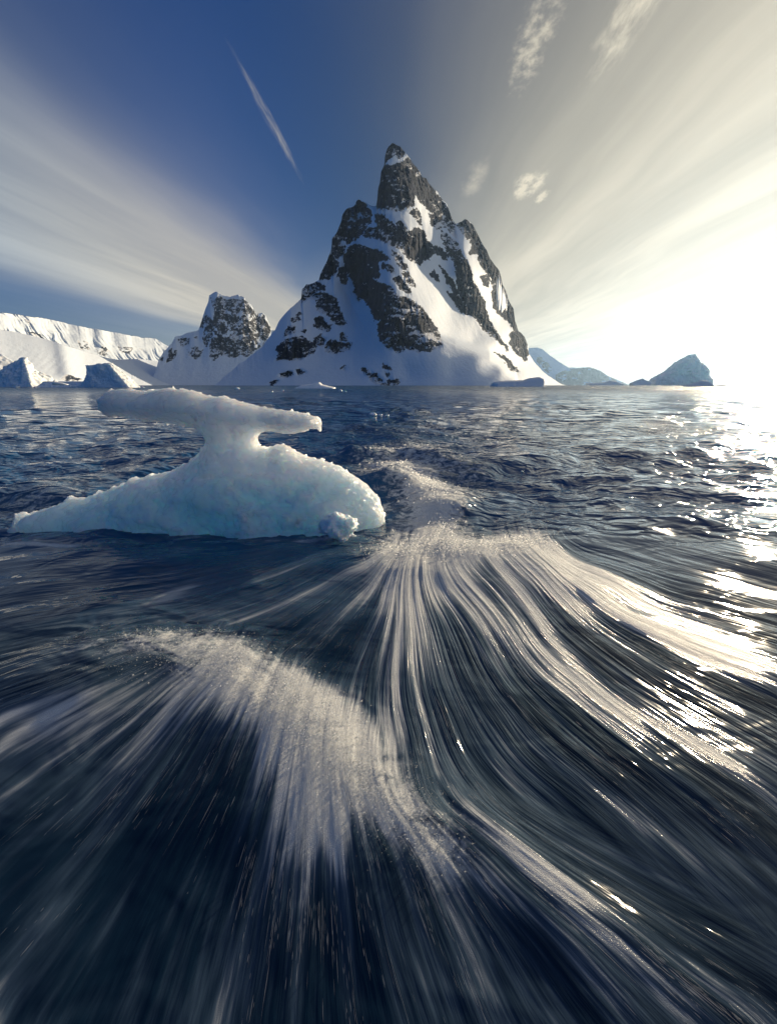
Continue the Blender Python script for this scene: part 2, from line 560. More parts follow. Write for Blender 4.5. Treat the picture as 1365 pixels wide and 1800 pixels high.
rocks_main = [
    z1([(486, 175), (486, 110), (505, 60), (530, 35), (592, 60), (615, 95), (600, 125), (575, 135), (560, 110), (535, 120), (500, 150)]),
    z1([(488, 180), (540, 187), (600, 157), (640, 130), (665, 155), (720, 235), (750, 252), (800, 325), (825, 372), (850, 398), (900, 470), (936, 545), (935, 640),
        (900, 605), (850, 555), (800, 500), (760, 455), (715, 415), (690, 370), (672, 400), (680, 440), (640, 440), (590, 460), (540, 470), (480, 455),
        (435, 445), (438, 400), (438, 330), (452, 290), (460, 220)]),
    z1([(240, 460), (300, 425), (320, 390), (350, 410), (380, 440), (410, 490), (405, 550), (370, 575), (345, 620), (290, 650), (250, 680), (230, 640), (190, 690),
        (150, 720), (145, 650), (180, 610), (210, 530), (212, 490)]),
    z1([(430, 490), (470, 500), (550, 555), (575, 600), (585, 710), (540, 700), (490, 660), (430, 640), (350, 630), (370, 590), (440, 570)]),
    z1([(560, 540), (600, 530), (625, 600), (700, 575), (735, 600), (750, 660), (790, 690), (800, 740), (760, 780), (720, 780), (710, 810), (660, 790), (600, 740), (585, 680), (580, 610)]),
    z1([(680, 450), (715, 490), (722, 560), (690, 540), (650, 480)]),
    z1([(770, 490), (800, 500), (855, 575), (840, 590), (780, 560)]),
    z1([(790, 690), (850, 705), (885, 740), (870, 775), (800, 735)]),
    # big central buttress
    z1([(255, 690), (350, 680), (410, 712), (480, 738), (525, 775), (470, 785), (400, 760)]) [:5] + z1([(440, 790), (455, 880)]) +
    z2([(950, 110), (960, 170), (900, 180), (960, 200), (1040, 240), (1080, 300), (1120, 290), (1180, 330), (1240, 380), (1290, 440), (1320, 490), (1340, 560), (1350, 600),
        (1280, 640), (1210, 640), (1130, 615), (1080, 645), (1010, 620), (970, 580), (945, 530), (950, 460), (970, 430), (930, 440), (900, 370), (860, 310), (820, 320),
        (800, 260), (800, 220), (760, 150), (735, 90), (735, 20)]) + z1([(240, 740)]),
    z1([(165, 700), (235, 690), (230, 740), (190, 770), (160, 745)]),
    z1([(65, 905), (120, 770), (150, 745), (190, 790), (185, 850), (140, 900)]),
    z1([(200, 830), (235, 820), (255, 900), (245, 934), (215, 920), (190, 880)]),
    z1([(530, 720), (560, 730), (600, 770), (630, 850), (600, 840), (560, 800)]),
    z1([(480, 800), (530, 820), (560, 870), (520, 850), (470, 830)]),
    z2([(1030, 20), (1090, 30), (1130, 110), (1110, 130), (1070, 80)]),
    z2([(1100, 150), (1140, 140), (1190, 230), (1160, 235), (1120, 190)]),
    z2([(1040, 180), (1080, 160), (1160, 265), (1130, 270), (1090, 240)]),
    z1([(770, 860), (800, 845), (830, 890), (835, 915), (790, 895)]),
    z1([(835, 820), (870, 850), (910, 900), (915, 934), (880, 920)]),
    # the right-hand rib
    z1([(850, 590), (880, 620), (940, 660), (970, 720), (1000, 780), (1035, 850)]) +
    z3([(690, 200), (720, 260), (760, 320), (780, 400), (790, 450), (840, 520), (870, 570), (910, 600), (905, 640), (870, 600), (800, 540), (740, 490), (690, 420), (640, 400),
        (590, 370), (560, 320), (520, 265), (570, 260), (610, 310), (590, 240), (580, 130), (550, 30)]) + z1([(915, 790), (880, 720), (850, 650)]),
    z3([(475, 100), (520, 140), (560, 190), (600, 280), (560, 260), (520, 200)]),
    z3([(410, 140), (440, 125), (480, 190), (450, 185)]),
    # far right ridge
    z1([(945, 560), (990, 515), (1050, 560), (1112, 670), (1160, 765), (1220, 845), (1238, 934)]) +
    z3([(900, 255), (920, 320), (955, 380), (960, 440), (980, 500), (1020, 545), (1043, 655), (1010, 700), (960, 650), (920, 590), (920, 525), (950, 520), (930, 480),
        (890, 440), (850, 410), (820, 370), (800, 300), (810, 240), (790, 150), (740, 110), (720, 60)]) + z1([(1080, 740), (1020, 740), (1040, 690), (1000, 650), (975, 600)]),
    z3([(730, 160), (790, 150), (790, 230), (750, 220)]),
    z3([(810, 640), (860, 660), (920, 690), (970, 765), (920, 760), (880, 690)]),
    # lower left outcrops
    z2([(462, 255), (490, 215), (540, 200), (600, 220), (615, 250), (560, 250), (520, 290), (490, 320), (460, 310)]),
    z2([(520, 300), (560, 260), (620, 270), (690, 310), (710, 380), (745, 460), (720, 490), (670, 450), (650, 420), (600, 400), (560, 370), (560, 310)]),
    z2([(545, 430), (590, 420), (620, 460), (660, 475), (640, 500), (600, 510), (550, 480)]),
    z2([(380, 470), (420, 480), (420, 520), (350, 545)]),
    z2([(310, 620), (340, 570), (420, 550), (470, 540), (520, 580), (570, 600), (545, 645), (480, 680), (390, 695), (315, 695)]),
    z2([(610, 610), (650, 560), (700, 580), (790, 590), (770, 620), (690, 655), (615, 645)]),
    z2([(700, 530), (740, 525), (765, 570), (720, 565)]),
    z2([(540, 560), (590, 530), (615, 570), (590, 610), (550, 590)]),
    z2([(390, 430), (440, 420), (460, 440), (410, 460)]),
    z2([(435, 400), (465, 395), (478, 415), (445, 418)]),
    z2([(460, 505), (500, 500), (495, 518)]),
    z2([(335, 780), (400, 770), (415, 790), (380, 808), (335, 800)]),
    z2([(435, 760), (465, 750), (485, 770), (445, 790)]),
    z2([(265, 830), (315, 820), (290, 850), (262, 850)]),
    z2([(840, 750), (870, 740), (900, 770), (940, 780), (960, 820), (1000, 852), (940, 852), (890, 800)]),
    z2([(990, 770), (1020, 775), (1010, 800)]),
    z2([(1000, 820), (1080, 815), (1070, 852), (1000, 852)]),
    z2([(710, 735), (745, 730), (750, 750), (715, 750)]),
    z2([(980, 715), (1040, 745), (985, 745)]),
]
# metres nearer (-) or farther (+) than the plain slope: ribs stand forward, gullies lie back, the right flank turns away
off_main = [(380, 675, 40), (450, 640, 20), (500, 600, 0), (560, 560, 10), (600, 520, 30), (620, 600, 20), (560, 500, 30),
            (640, 560, 10), (640, 660, -10), (560, 665, 0), (480, 672, 10),
            (690, 600, -50), (740, 600, -55), (775, 620, -40), (660, 500, -20), (700, 520, -30), (720, 560, -45),
            (640, 400, 0), (620, 370, 10), (690, 440, -10), (700, 400, 30), (690, 330, 10), (690, 270, 20), (665, 350, 10),
            (722, 470, 20), (745, 520, 55), (790, 560, 95), (830, 600, 110), (870, 640, 120), (900, 660, 125), (940, 672, 160), (985, 676, 230),
            (760, 580, 0), (800, 612, 15), (840, 632, 25), (880, 655, 40), (905, 670, 60), (800, 660, -10), (720, 660, -20),
            (740, 460, 70), (770, 500, 100), (800, 540, 120), (820, 560, 125), (760, 430, 70), (735, 350, 50), (760, 340, 110), (785, 400, 130),
            (800, 430, 100), (820, 480, 90), (845, 540, 100), (875, 600, 120), (810, 390, 190), (840, 440, 200), (880, 540, 215), (905, 590, 220), (925, 630, 230)]


def turn_main(px, py):
    # the right flank turns away behind the lower snow ridge; the apron below that ridge keeps facing the sea
    ly = np.interp(px, [740, 800, 860, 905, 913], [588, 601, 624, 664, 690])
    up = 1 / (1 + np.exp(np.clip((py - ly) / 2.5, -30, 30)))
    t = np.clip((py - 430) / 130, 0, 1)
    return (0.10 + 0.90 * up) * (0.45 + 0.55 * t * t * (3 - 2 * t))


def ribs_main(px, py, rb):
    # flutes running down the lit snow flank
    w = np.sin((px * 0.86 - py * 0.5) * 0.9 + 2.0 * vnoise(px / 30, py / 30, 0.2, 4)) * 0.08
    m = np.clip((px - 690) / 40, 0, 1) * np.clip((py - 480) / 40, 0, 1) * (1 - rb)
    # crevassed gully left of the buttress
    d, _ = seg_dist(px, py, [(600, 500), (620, 540), (650, 590), (662, 612)])
    return w * m + 6 * np.exp(-(d / 5.0) ** 2) * (1 - rb)


V, rid, ledge, pxg, pyg = mountain_grid(sil_main, 1200.0, 760, 420, rocks=rocks_main, warp_px=1.6, slopes=(40, 70), offsets=off_main, turn=3.8, turn_x=768, turn_fn=turn_main,
                                        rough=(2.0, 9.0), nscale=75.0, jag_px=3.0, seed=3, sm=(4, 4), ribs=ribs_main)
main_peak = empty('mountain', (0, 0, 0))
tag(main_peak, 'tall dark rocky spire streaked with snow rising straight from the sea', 'mountain', kind='structure')
split_mountain(main_peak, V, rid, ledge, snow_big, rock_big)
print('main peak', time.time() - T0)

# ---- the flat-topped peak behind on the left
z4 = lambda p: Z(270, 500, 5.935, p)
z5 = lambda p: Z(0, 530, 4.55, p)
snow_far = snow_material('far_snow', 3.0)
rock_far = rock_material('far_rock', 2.2, (0.05, 0.056, 0.068), (0.12, 0.12, 0.125))
sil_b = [(262, 677), (272, 655)] + z4([(60, 780), (110, 690), (190, 610), (230, 545), (330, 520), (470, 470), (500, 380), (535, 280), (570, 180), (580, 110), (620, 90), (660, 78), (700, 95), (750, 118),
        (800, 128), (850, 115), (885, 105), (900, 120), (945, 128), (960, 165), (1020, 215), (1060, 290), (1080, 310), (1110, 300), (1135, 292), (1165, 320), (1195, 390),
        (1230, 465), (1260, 480), (1330, 560), (1420, 700), (1560, 1000)])


def rocks_b(px, py, wx, wy):
    core = inpoly(wx, wy, z4([(590, 140), (640, 160), (680, 110), (760, 160), (830, 150), (940, 160), (1020, 230), (1060, 310), (1135, 300), (1230, 470), (1180, 560), (1150, 640), (1050, 690),
                              (980, 760), (900, 740), (830, 770), (720, 740), (640, 800), (580, 770), (600, 690), (540, 640), (500, 540), (540, 450), (480, 440), (530, 300), (620, 380), (640, 260)]))
    for p in ([(250, 570), (380, 560), (360, 630), (280, 640)], [(150, 700), (200, 650), (250, 700), (220, 780), (140, 815)], [(350, 680), (440, 650), (520, 690), (500, 770), (430, 785), (350, 740)],
              [(420, 550), (470, 530), (450, 570)], [(60, 770), (100, 760), (95, 800)]):
        core |= inpoly(wx, wy, z4(p))
    vein = fbm((px + py * 0.7) / 16, (py - px * 0.7) / 5.0, 0.0, 4, 0.6, 77)
    vein2 = fbm((px - py * 0.5) / 5.0, (py + px * 0.5) / 18.0, 0.0, 4, 0.6, 78)
    return core & (np.abs(vein) > 0.06) & (np.abs(vein2) > 0.05) & (fbm(px / 9, py / 12, 0.0, 4, 0.6, 79) > -0.28)


Vb, ridb, lb, _, _ = mountain_grid(sil_b, 3600.0, 420, 260, rocks=rocks_b, warp_px=0.8, slopes=(42, 70), rough=(8.0, 12.0), nscale=110.0, jag_px=2.2, seed=23, sm=(3, 3),
                                   turn=0.0, offsets=[(300, 640, 0), (360, 600, -40), (400, 560, -60), (440, 560, -20), (470, 600, 40), (330, 660, 0), (420, 660, -20), (390, 520, 0), (425, 520, 30), (465, 560, 80)])
peak_b = tag(empty('mountain'), 'grey flat-topped rocky peak veined with snow, behind the tall spire', 'mountain', kind='structure')
split_mountain(peak_b, Vb, ridb, lb, snow_far, rock_far, 0.02)

# ---- the long snowy range at far left
sil_c = [(-260, 600), (-180, 575), (-90, 560), (-40, 566)] + z5([(0, 95), (15, 85), (60, 95), (180, 110), (300, 125), (400, 145), (520, 170), (620, 195), (700, 210), (800, 228), (900, 242), (960, 250), (1060, 275),
        (1160, 290), (1240, 293), (1290, 325), (1350, 360), (1420, 440)]) + [(340, 655), (360, 677)]


def rocks_c(px, py, wx, wy):
    m = np.zeros(px.shape, bool)
    for p in ([(620, 310), (700, 320), (720, 390), (650, 380)], [(780, 380), (840, 350), (880, 400), (860, 440), (780, 420)], [(940, 350), (1060, 370), (1040, 420), (960, 400)],
              [(220, 240), (330, 260), (350, 290), (240, 270)], [(1090, 370), (1180, 380), (1160, 410)], [(190, 140), (250, 150), (240, 180)]):
        m |= inpoly(wx, wy, z5(p))
    return m & (fbm(px / 6, py / 4, 0.0, 3, 0.6, 91) > -0.05)


def ribs_c(px, py, rb):
    q = px * 0.80 - py * 0.60 + 3 * vnoise(px / 20, py / 20, 0.1, 6)
    amp = 46 * np.clip(fbm(px / 45, py / 30, 0.0, 3, 0.5, 12) * 2.0 + 0.5, 0.1, 1.3)
    big = 110 * fbm((px * 0.8 - py * 0.6) / 60, py / 90, 0.0, 3, 0.5, 33)
    return amp * (np.sin(q / 2.3) + 0.6 * np.sin(q / 0.9 + 4 * vnoise(px / 12, py / 12, 0.4, 61))) + big


Vc, ridc, lc, _, _ = mountain_grid(sil_c, 5600.0, 620, 170, rocks=rocks_c, warp_px=0.8, slopes=(24, 60), rough=(50.0, 40.0), nscale=330.0, jag_px=1.6, seed=51, sm=(2, 2), ribs=ribs_c, back_slope=30.0, offsets=[(-300, 670, 0), (300, 670, 0), (100, 560, 0)], turn=9.0, turn_x=-250)
range_c = tag(empty('mountain'), 'long snow-covered range with sunlit fluted slopes at far left', 'mountain', kind='structure')
split_mountain(range_c, Vc, ridc, lc, snow_far, rock_far, 0.15)

# ---- glacier slope running down to the sea at left
sil_d = [(-300, 560), (-150, 566), (0, 579)] + z5([(100, 240), (250, 270), (400, 310), (550, 360), (700, 405), (850, 450), (950, 465), (1050, 460), (1150, 462), (1250, 475), (1365, 500)]) + \
        z4([(200, 830), (300, 870), (420, 915), (560, 945), (700, 985), (760, 1010)]) + [(412, 677.2)]


def rocks_d(px, py, wx, wy):
    return inpoly(wx, wy, z5([(480, 630), (530, 580), (600, 605), (660, 625), (640, 634)]))


def ribs_d(px, py, rb):
    q = px * 0.75 + py * 0.66
    crev = 0.7 * np.sin(q / 1.9 + 2.5 * vnoise(px / 25, py / 12, 0.3, 15)) * np.clip((py - 600) / 25, 0, 1)
    # broken ice cliff at the right-hand shore
    cl = np.clip((px - 205) / 15, 0, 1) * np.clip((py - 648) / 6, 0, 1)
    return crev + cl * 12 * fbm(px / 5.0, py / 14, 0.0, 3, 0.6, 44)


Vd, ridd, ld, _, _ = mountain_grid(sil_d, 1100.0, 620, 150, rocks=rocks_d, warp_px=0.7, slopes=(16, 60), rough=(1.5, 5.0), nscale=260.0, jag_px=0.4, seed=71, sm=(2, 2), ribs=ribs_d, back_slope=20.0,
                                   offsets=[(-300, 670, 0), (0, 670, 0), (400, 670, 0), (100, 600, 0), (250, 674, -40), (255, 655, 40)], turn=2.4, turn_x=-250)
glacier = tag(empty('snow_slope'), 'smooth pinkish glacier slope sinking to the sea behind the icebergs', 'glacier', kind='structure')
split_mountain(glacier, Vd, ridd, ld, snow_big, rock_big, 0.0, ('snow_field', 'rock_face'))

# ---- faint mountains right of the spire
z6 = lambda p: Z(880, 560, 2.814, p)
sil_e = [(840, 677), (880, 640), (905, 622)] + z6([(140, 145), (180, 143), (205, 152), (240, 180), (290, 215), (335, 243), (380, 243), (440, 240), (490, 258), (530, 285), (580, 305), (625, 325), (660, 330)]) + [(1130, 677)]


def rocks_e(px, py, wx, wy):
    return (inpoly(wx, wy, z6([(270, 280), (330, 250), (440, 240), (500, 265), (580, 303), (640, 328), (640, 340), (270, 340)])) & (fbm(px / 9, py / 5, 0.0, 4, 0.6, 8) < 0.22)) | \
           (inpoly(wx, wy, z6([(160, 190), (200, 190), (260, 250), (230, 270)])) & (fbm(px / 5, py / 4, 0.0, 4, 0.6, 9) < -0.02))


Ve, ride, le, _, _ = mountain_grid(sil_e, 9000.0, 300, 90, rocks=rocks_e, warp_px=0.6, slopes=(35, 42), rough=(30.0, 20.0), nscale=300.0, jag_px=0.8, seed=91, sm=(2, 2))
hills_e = tag(empty('mountain'), 'low hazy snow-patched mountain right of the tall spire', 'mountain', kind='structure')
split_mountain(hills_e, Ve, ride, le, snow_far, rock_material('hill_rock', 2.2, (0.22, 0.17, 0.14), (0.34, 0.27, 0.23)), -0.6)
print('mountains', time.time() - T0)

# ------------------------------------------------------------------ the sea
def G(pts):
    return [tuple(float(c) for c in ground(a, b)) for a, b in pts]


# guide lines of the current: water fans out from the surge behind the ice (family A) and off the near crest (family B)
GUIDE_A = [
    [(690, 950), (600, 985), (480, 1030), (350, 1070), (200, 1110), (0, 1160)],
    [(695, 965), (620, 1020), (540, 1080), (450, 1140)],
    [(705, 975), (670, 1060), (620, 1150), (590, 1230)],
    [(718, 980), (705, 1080), (700, 1200), (715, 1300)],
    [(735, 980), (740, 1080), (765, 1200), (810, 1320)],
    [(755, 980), (790, 1080), (850, 1200), (930, 1310), (1060, 1420), (1250, 1600)],
    [(790, 970), (840, 1060), (930, 1190), (1060, 1300), (1210, 1420), (1365, 1560)],
    [(840, 960), (890, 1030), (960, 1110), (1080, 1210), (1220, 1300), (1365, 1390)],
    [(900, 950), (950, 1010), (1050, 1100), (1180, 1180), (1365, 1270)],
    [(950, 970), (1010, 1020), (1120, 1080), (1240, 1130), (1365, 1170)],
    [(980, 960), (1060, 1000), (1180, 1050), (1365, 1100)],
    [(1000, 930), (1120, 960), (1250, 1000), (1365, 1030)]]
GUIDE_B = [
    [(330, 1130), (200, 1180), (80, 1220), (0, 1240)],
    [(370, 1160), (250, 1260), (120, 1360), (0, 1450)],
    [(420, 1190), (320, 1330), (180, 1520), (50, 1680), (0, 1740)],
    [(470, 1230), (400, 1400), (300, 1600), (220, 1800)],
    [(520, 1280), (490, 1420), (450, 1600), (410, 1800)],
    [(570, 1330), (570, 1480), (570, 1640), (570, 1800)],
    [(620, 1370), (650, 1500), (690, 1650), (740, 1800)],
    [(680, 1410), (760, 1530), (830, 1650), (900, 1800)],
    [(740, 1440), (850, 1540), (960, 1650), (1090, 1800)],
    [(800, 1440), (930, 1540), (1080, 1650), (1250, 1790)],
    [(880, 1440), (1040, 1540), (1220, 1650), (1365, 1740)]]


def guide_field(guides):
    P, U, Vv = [], [], []
    for i, g in enumerate(guides):
        s = 0.0
        for j in range(len(g) - 1):
            (x0, y0), (x1, y1) = g[j], g[j + 1]
            L = math.hypot(x1 - x0, y1 - y0)
            m = max(1, int(L / 60))
            for k in range(m):
                t = k / m
                P.append(((x0 + t * (x1 - x0)) / 1000, (y0 + t * (y1 - y0)) / 1000)); U.append(i); Vv.append((s + t * L) / 300)
            s += L
        P.append((g[-1][0] / 1000, g[-1][1] / 1000)); U.append(i); Vv.append(s / 300)
    return tps(P, U, 1e-3), tps(P, Vv, 1e-3)


UA, VA = guide_field(GUIDE_A)
UB, VB = guide_field(GUIDE_B)
B_EDGE = [(-600, 1130), (0, 1120), (300, 1095), (480, 1130), (640, 1270), (760, 1395), (1000, 1430), (1365, 1660), (2200, 2200), (2200, 6000), (-3000, 6000), (-3000, 1130)]


def b_mask(px, py):
    d, _ = seg_dist(px, py, B_EDGE, True)
    d = np.where(inpoly(px, py, B_EDGE), d, -d)
    return np.clip(d / 50.0 + 0.5, 0, 1)


# swells and breaking crests: (line in the picture -> ground), height, width towards the viewer, width behind
CRESTS = [
    ([(40, 1190), (180, 1150), (300, 1145), (430, 1190), (560, 1290), (680, 1420), (800, 1530)], 0.035, 0.34, 0.20),
    ([(590, 1010), (680, 965), (790, 975), (900, 955), (960, 985), (1010, 1050)], 0.020, 0.50, 0.30),
    ([(640, 870), (700, 850), (755, 865), (785, 905)], 0.12, 0.36, 0.36),
    ([(610, 812), (680, 806), (740, 806), (800, 825), (860, 835)], 0.10, 0.30, 0.35),
    ([(820, 1450), (900, 1500), (1000, 1580), (1120, 1660)], 0.02, 0.12, 0.08),
    ([(960, 1010), (1060, 1080), (1200, 1130), (1400, 1190)], 0.01, 0.16, 0.12),
    ([(0, 880), (120, 850), (250, 820), (340, 800)], 0.06, 0.5, 0.3),
    ([(560, 758), (640, 752), (760, 762)], 0.06, 0.6, 0.5),
]
def smooth_line(p, n=6):
    p = np.array([p[0]] + list(p) + [p[-1]], float)
    out = []
    for i in range(1, len(p) - 2):
        a, b_, c, d = p[i - 1], p[i], p[i + 1], p[i + 2]
        for s_ in np.linspace(0, 1, n, endpoint=False):
            out.append(tuple(0.5 * ((2 * b_) + (c - a) * s_ + (2 * a - 5 * b_ + 4 * c - d) * s_ ** 2 + (3 * b_ - a - 3 * c + d) * s_ ** 3)))
    return out + [tuple(p[-1])]


CRESTS_G = [(smooth_line(G(l)), h, a, b) for l, h, a, b in CRESTS]
WAVES = []
for lam, amp, n in ((9.0, 0.028, 5), (4.2, 0.028, 7), (2.0, 0.026, 9), (1.0, 0.021, 9), (0.5, 0.011, 8)):
    for _ in range(n):
        th = rng.normal(0.35, 0.75)            # travel direction, towards the viewer and to the side
        k = 2 * math.pi / (lam * rng.uniform(0.75, 1.35))
        WAVES.append((k * math.sin(th), -k * math.cos(th), rng.uniform(0, 6.28), amp * rng.uniform(0.5, 1.0) / math.sqrt(n) * 1.5))


def near_fields(x, y):
    """flow coordinates at a spot of the sea"""
    px, py = from_dir(x, y, np.full_like(x, -CAM_H))
    return px, py


def sea_height(x, y, px, py, ua=None, ub=None, mb=None):
    r = np.hypot(x, y)
    z = np.zeros_like(x)
    # open-water waves, calmer in the smooth outflow near the viewer, smoothed out where they get too small to see
    calm = np.clip((r - 1.6) / 4.0, 0.0, 1.0)
    wx = x + 0.35 * vnoise(x * 0.5, y * 0.5, 0.1, 5)
    wy = y + 0.35 * vnoise(x * 0.5, y * 0.5, 3.1, 6)
    for kx, ky, ph, a in WAVES:
        lam = 2 * math.pi / math.hypot(kx, ky)
        fade = np.clip(1.6 - r / (lam * 22.0), 0, 1)
        s = np.sin(kx * wx + ky * wy + ph)
        z += a * fade * calm * (s + 0.35 * (s * s - 0.5))
    gust = 0.6 + 0.8 * (fbm(x / 7.0, y / 12.0, 0.4, 3, 0.5, 8) * 0.5 + 0.5)
    z *= gust
    for line, h, wa, wb in CRESTS_G:
        L = np.array(line)
        seg = np.linalg.norm(np.diff(L, axis=0), axis=1)
        acc = np.concatenate([[0], np.cumsum(seg)])
        sp_ = max(0.07, acc[-1] / 40)
        wt = sp_ * 1.6
        u_ = np.arange(0, acc[-1] + 1e-6, sp_)
        S = np.stack([np.interp(u_, acc, L[:, 0]), np.interp(u_, acc, L[:, 1])], -1)
        Tn = np.gradient(S, axis=0)
        Tn /= np.linalg.norm(Tn, axis=1, keepdims=True)
        m = 3 * max(wa, wb)
        ok = (x > S[:, 0].min() - m) & (x < S[:, 0].max() + m) & (y > S[:, 1].min() - m) & (y < S[:, 1].max() + m)
        if not ok.any(): continue
        xs, ys = x[ok], y[ok]
        acc_h = np.zeros_like(xs)
        for (sx, sy), (tx, ty) in zip(S, Tn):
            ax, ay = xs - sx, ys - sy
            along = ax * tx + ay * ty
            off = ax * ty - ay * tx                                  # >0 on the viewer's side of a left-to-right line
            w = wb + (wa - wb) / (1 + np.exp(np.clip(-off / (0.25 * wb), -30, 30)))
            acc_h += np.exp(-(along / wt) ** 2 - (off / w) ** 2)
        z[ok] += h * np.minimum(acc_h * sp_ / (math.sqrt(math.pi) * wt), 1.6) * (1 + 0.18 * fbm(xs * 2.4, ys * 2.4, 0.3, 3, 0.5, 9))
    if ua is not None:
        near = np.clip(1.0 - (py - 930) / -40.0, 0, 1) * np.clip((r - 0.2) / 1.0, 0.15, 1)
        sa = fbm(ua * 1.6, px * 0 + VA_cache[0] * 0.7, 0.3, 4, 0.55, 14)
        sb = fbm(ub * 1.6, px * 0 + VB_cache[0] * 0.7, 0.3, 4, 0.55, 15)
        z += near * 0.011 * (sa * (1 - mb) + sb * mb * 0.8)
    return z


# foam: soft blobs of density (centre, radii, tilt in degrees, weight) for white water, with sun glare painted into the right-hand strips
FOAM_GLARE = [
    (300, 1140, 150, 32, 0, 0.40), (430, 1185, 110, 45, 20, 0.60), (520, 1260, 95, 60, 40, 0.85), (590, 1340, 85, 95, 40, 0.95), (680, 1430, 60, 90, -45, 0.75),
    (560, 1330, 130, 110, 30, 0.95), (580, 1350, 70, 60, 30, 0.6), (450, 1230, 130, 60, 25, 0.6), (540, 1440, 110, 100, 0, 0.55), (540, 1560, 110, 150, 0, 0.22), (560, 1720, 110, 140, 0, 0.10), (780, 1520, 40, 90, -50, 0.55), (250, 1220, 220, 60, -15, 0.35),
    (120, 1330, 200, 80, -35, 0.22), (250, 1400, 60, 200, 40, 0.15), (900, 1500, 50, 130, -50, 0.38), (1020, 1620, 45, 160, -50, 0.40), (1220, 1750, 60, 160, -52, 0.38),
    (700, 1300, 40, 70, 0, 0.20), (800, 1400, 80, 50, 30, 0.30), (760, 1620, 60, 160, -25, 0.30),
    (720, 1000, 80, 70, 0, 0.95), (765, 1005, 40, 60, -15, 0.95), (830, 975, 70, 30, 0, 0.85), (920, 955, 60, 28, 10, 0.80), (700, 1090, 35, 120, 5, 0.50), (760, 1130, 40, 120, -15, 0.45),
    (640, 1050, 30, 120, 50, 0.38), (850, 1080, 30, 140, -35, 0.60), (900, 1040, 30, 100, -40, 0.75), (960, 1160, 22, 170, -47, 0.80), (1080, 1260, 20, 200, -50, 0.75), (1010, 1020, 28, 100, -55, 1.0), (1060, 1060, 30, 120, -58, 0.9), (1180, 1130, 26, 200, -64, 0.9),
    (1130, 1090, 18, 180, -63, 0.90), (1290, 1150, 18, 180, -68, 0.85), (1230, 1215, 14, 180, -60, 0.60), (1200, 1060, 14, 170, -70, 0.55), (870, 1170, 16, 90, -35, 0.75), (990, 1270, 16, 120, -45, 0.6),
    (1250, 1330, 16, 200, -55, 0.5), (1150, 1340, 14, 180, -50, 0.35), (1330, 1040, 12, 140, -72, 0.5), (520, 1000, 16, 130, 68, 0.32), (300, 1040, 12, 70, 65, 0.34), (560, 1060, 16, 120, 60, 0.25),
    (740, 860, 60, 45, 20, 0.95), (765, 915, 40, 45, -20, 0.95), (700, 795, 80, 14, 0, 0.85), (690, 830, 50, 18, 0, 0.7), (820, 830, 50, 14, 10, 0.45), (740, 788, 25, 10, 0, 0.5), (650, 760, 110, 9, 0, 0.28),
    (800, 880, 60, 20, -30, 0.35), (850, 870, 14, 60, 60, 0.35), (640, 840, 40, 30, 0, 0.35), (130, 850, 140, 20, -12, 0.38), (300, 790, 60, 10, -5, 0.38), (60, 890, 100, 14, -5, 0.32),
    (1160, 745, 60, 12, 0, 0.65), (1190, 760, 60, 8, 0, 0.45), (1170, 935, 60, 10, 8, 0.65), (1085, 893, 25, 6, 0, 0.5), (1330, 955, 50, 5, 5, 0.4),
]


FOAM_GLARE = [(a, b_, c * 1.4, d, e, w * 0.78) if (a > 850 and 980 < b_ < 1360 and e < -40) else (a, b_, c, d, e, w) for a, b_, c, d, e, w in FOAM_GLARE]  # right-hand foam strips that also carry painted sun glare
WASH = smooth_line([(5, 948), (80, 952), (150, 955), (330, 938), (450, 948), (560, 945), (640, 918), (675, 890)])
FOAM_GLARE += [(a, b_, 15, 3.5, 0, 0.5 if i % 3 else 0.3) for i, (a, b_) in enumerate(WASH)]      # wash along the foot of the ice


def foam_density(px, py):
    f = np.zeros_like(px)
    for cx, cy, rx, ry, tilt, w in FOAM_GLARE:
        ok = (np.abs(px - cx) < 3 * max(rx, ry)) & (np.abs(py - cy) < 3 * max(rx, ry))
        a, c, s = R(tilt), math.cos(R(tilt)), math.sin(R(tilt))
        dx_, dy_ = px[ok] - cx, py[ok] - cy
        q = ((dx_ * c + dy_ * s) / rx) ** 2 + ((-dx_ * s + dy_ * c) / ry) ** 2
        f[ok] = 1 - (1 - f[ok]) * (1 - w * np.exp(-q))
    return f


# rows close together near the viewer, spreading out to the horizon; the sheet runs all round the viewpoint
rows_py = np.concatenate([np.geomspace(9.0, 1.9, 14)[:-1] * 1000, np.linspace(1900, 690, 640)])
deps = np.arctan2(rows_py - CY, FPX) + PITCH
deps = np.concatenate([np.linspace(R(88), R(74), 10), deps[deps < R(73)]])
rr = CAM_H / np.tan(deps)
rr = np.concatenate([rr, np.geomspace(rr[-1] * 1.03, 14000.0, 90)])
az = np.concatenate([np.linspace(-180, -62, 60)[:-1], np.linspace(-62, 62, 800), np.linspace(62, 180, 60)[1:]])
RR, AZ = np.meshgrid(rr, np.radians(az), indexing='ij')
X, Y = RR * np.sin(AZ), RR * np.cos(AZ)
shp = X.shape
x, y = X.ravel(), Y.ravel()
front = y > 0.12
pxa = np.full(x.shape, 99999.0); pya = np.full(x.shape, 99999.0)
pxa[front], pya[front] = from_dir(x[front], y[front], np.full(front.sum(), -CAM_H))
nearm = front & (RR.ravel() < 60) & (pxa > -700) & (pxa < 2100) & (pya < 2600)
ni = np.where(nearm)[0]
pxn, pyn = pxa[ni], pya[ni]
ua, va = UA(pxn / 1000, pyn / 1000), VA(pxn / 1000, pyn / 1000)
ub, vb = UB(pxn / 1000, pyn / 1000), VB(pxn / 1000, pyn / 1000)
mb = b_mask(pxn, pyn)
VA_cache, VB_cache = [va], [vb]
zz = np.zeros_like(x)
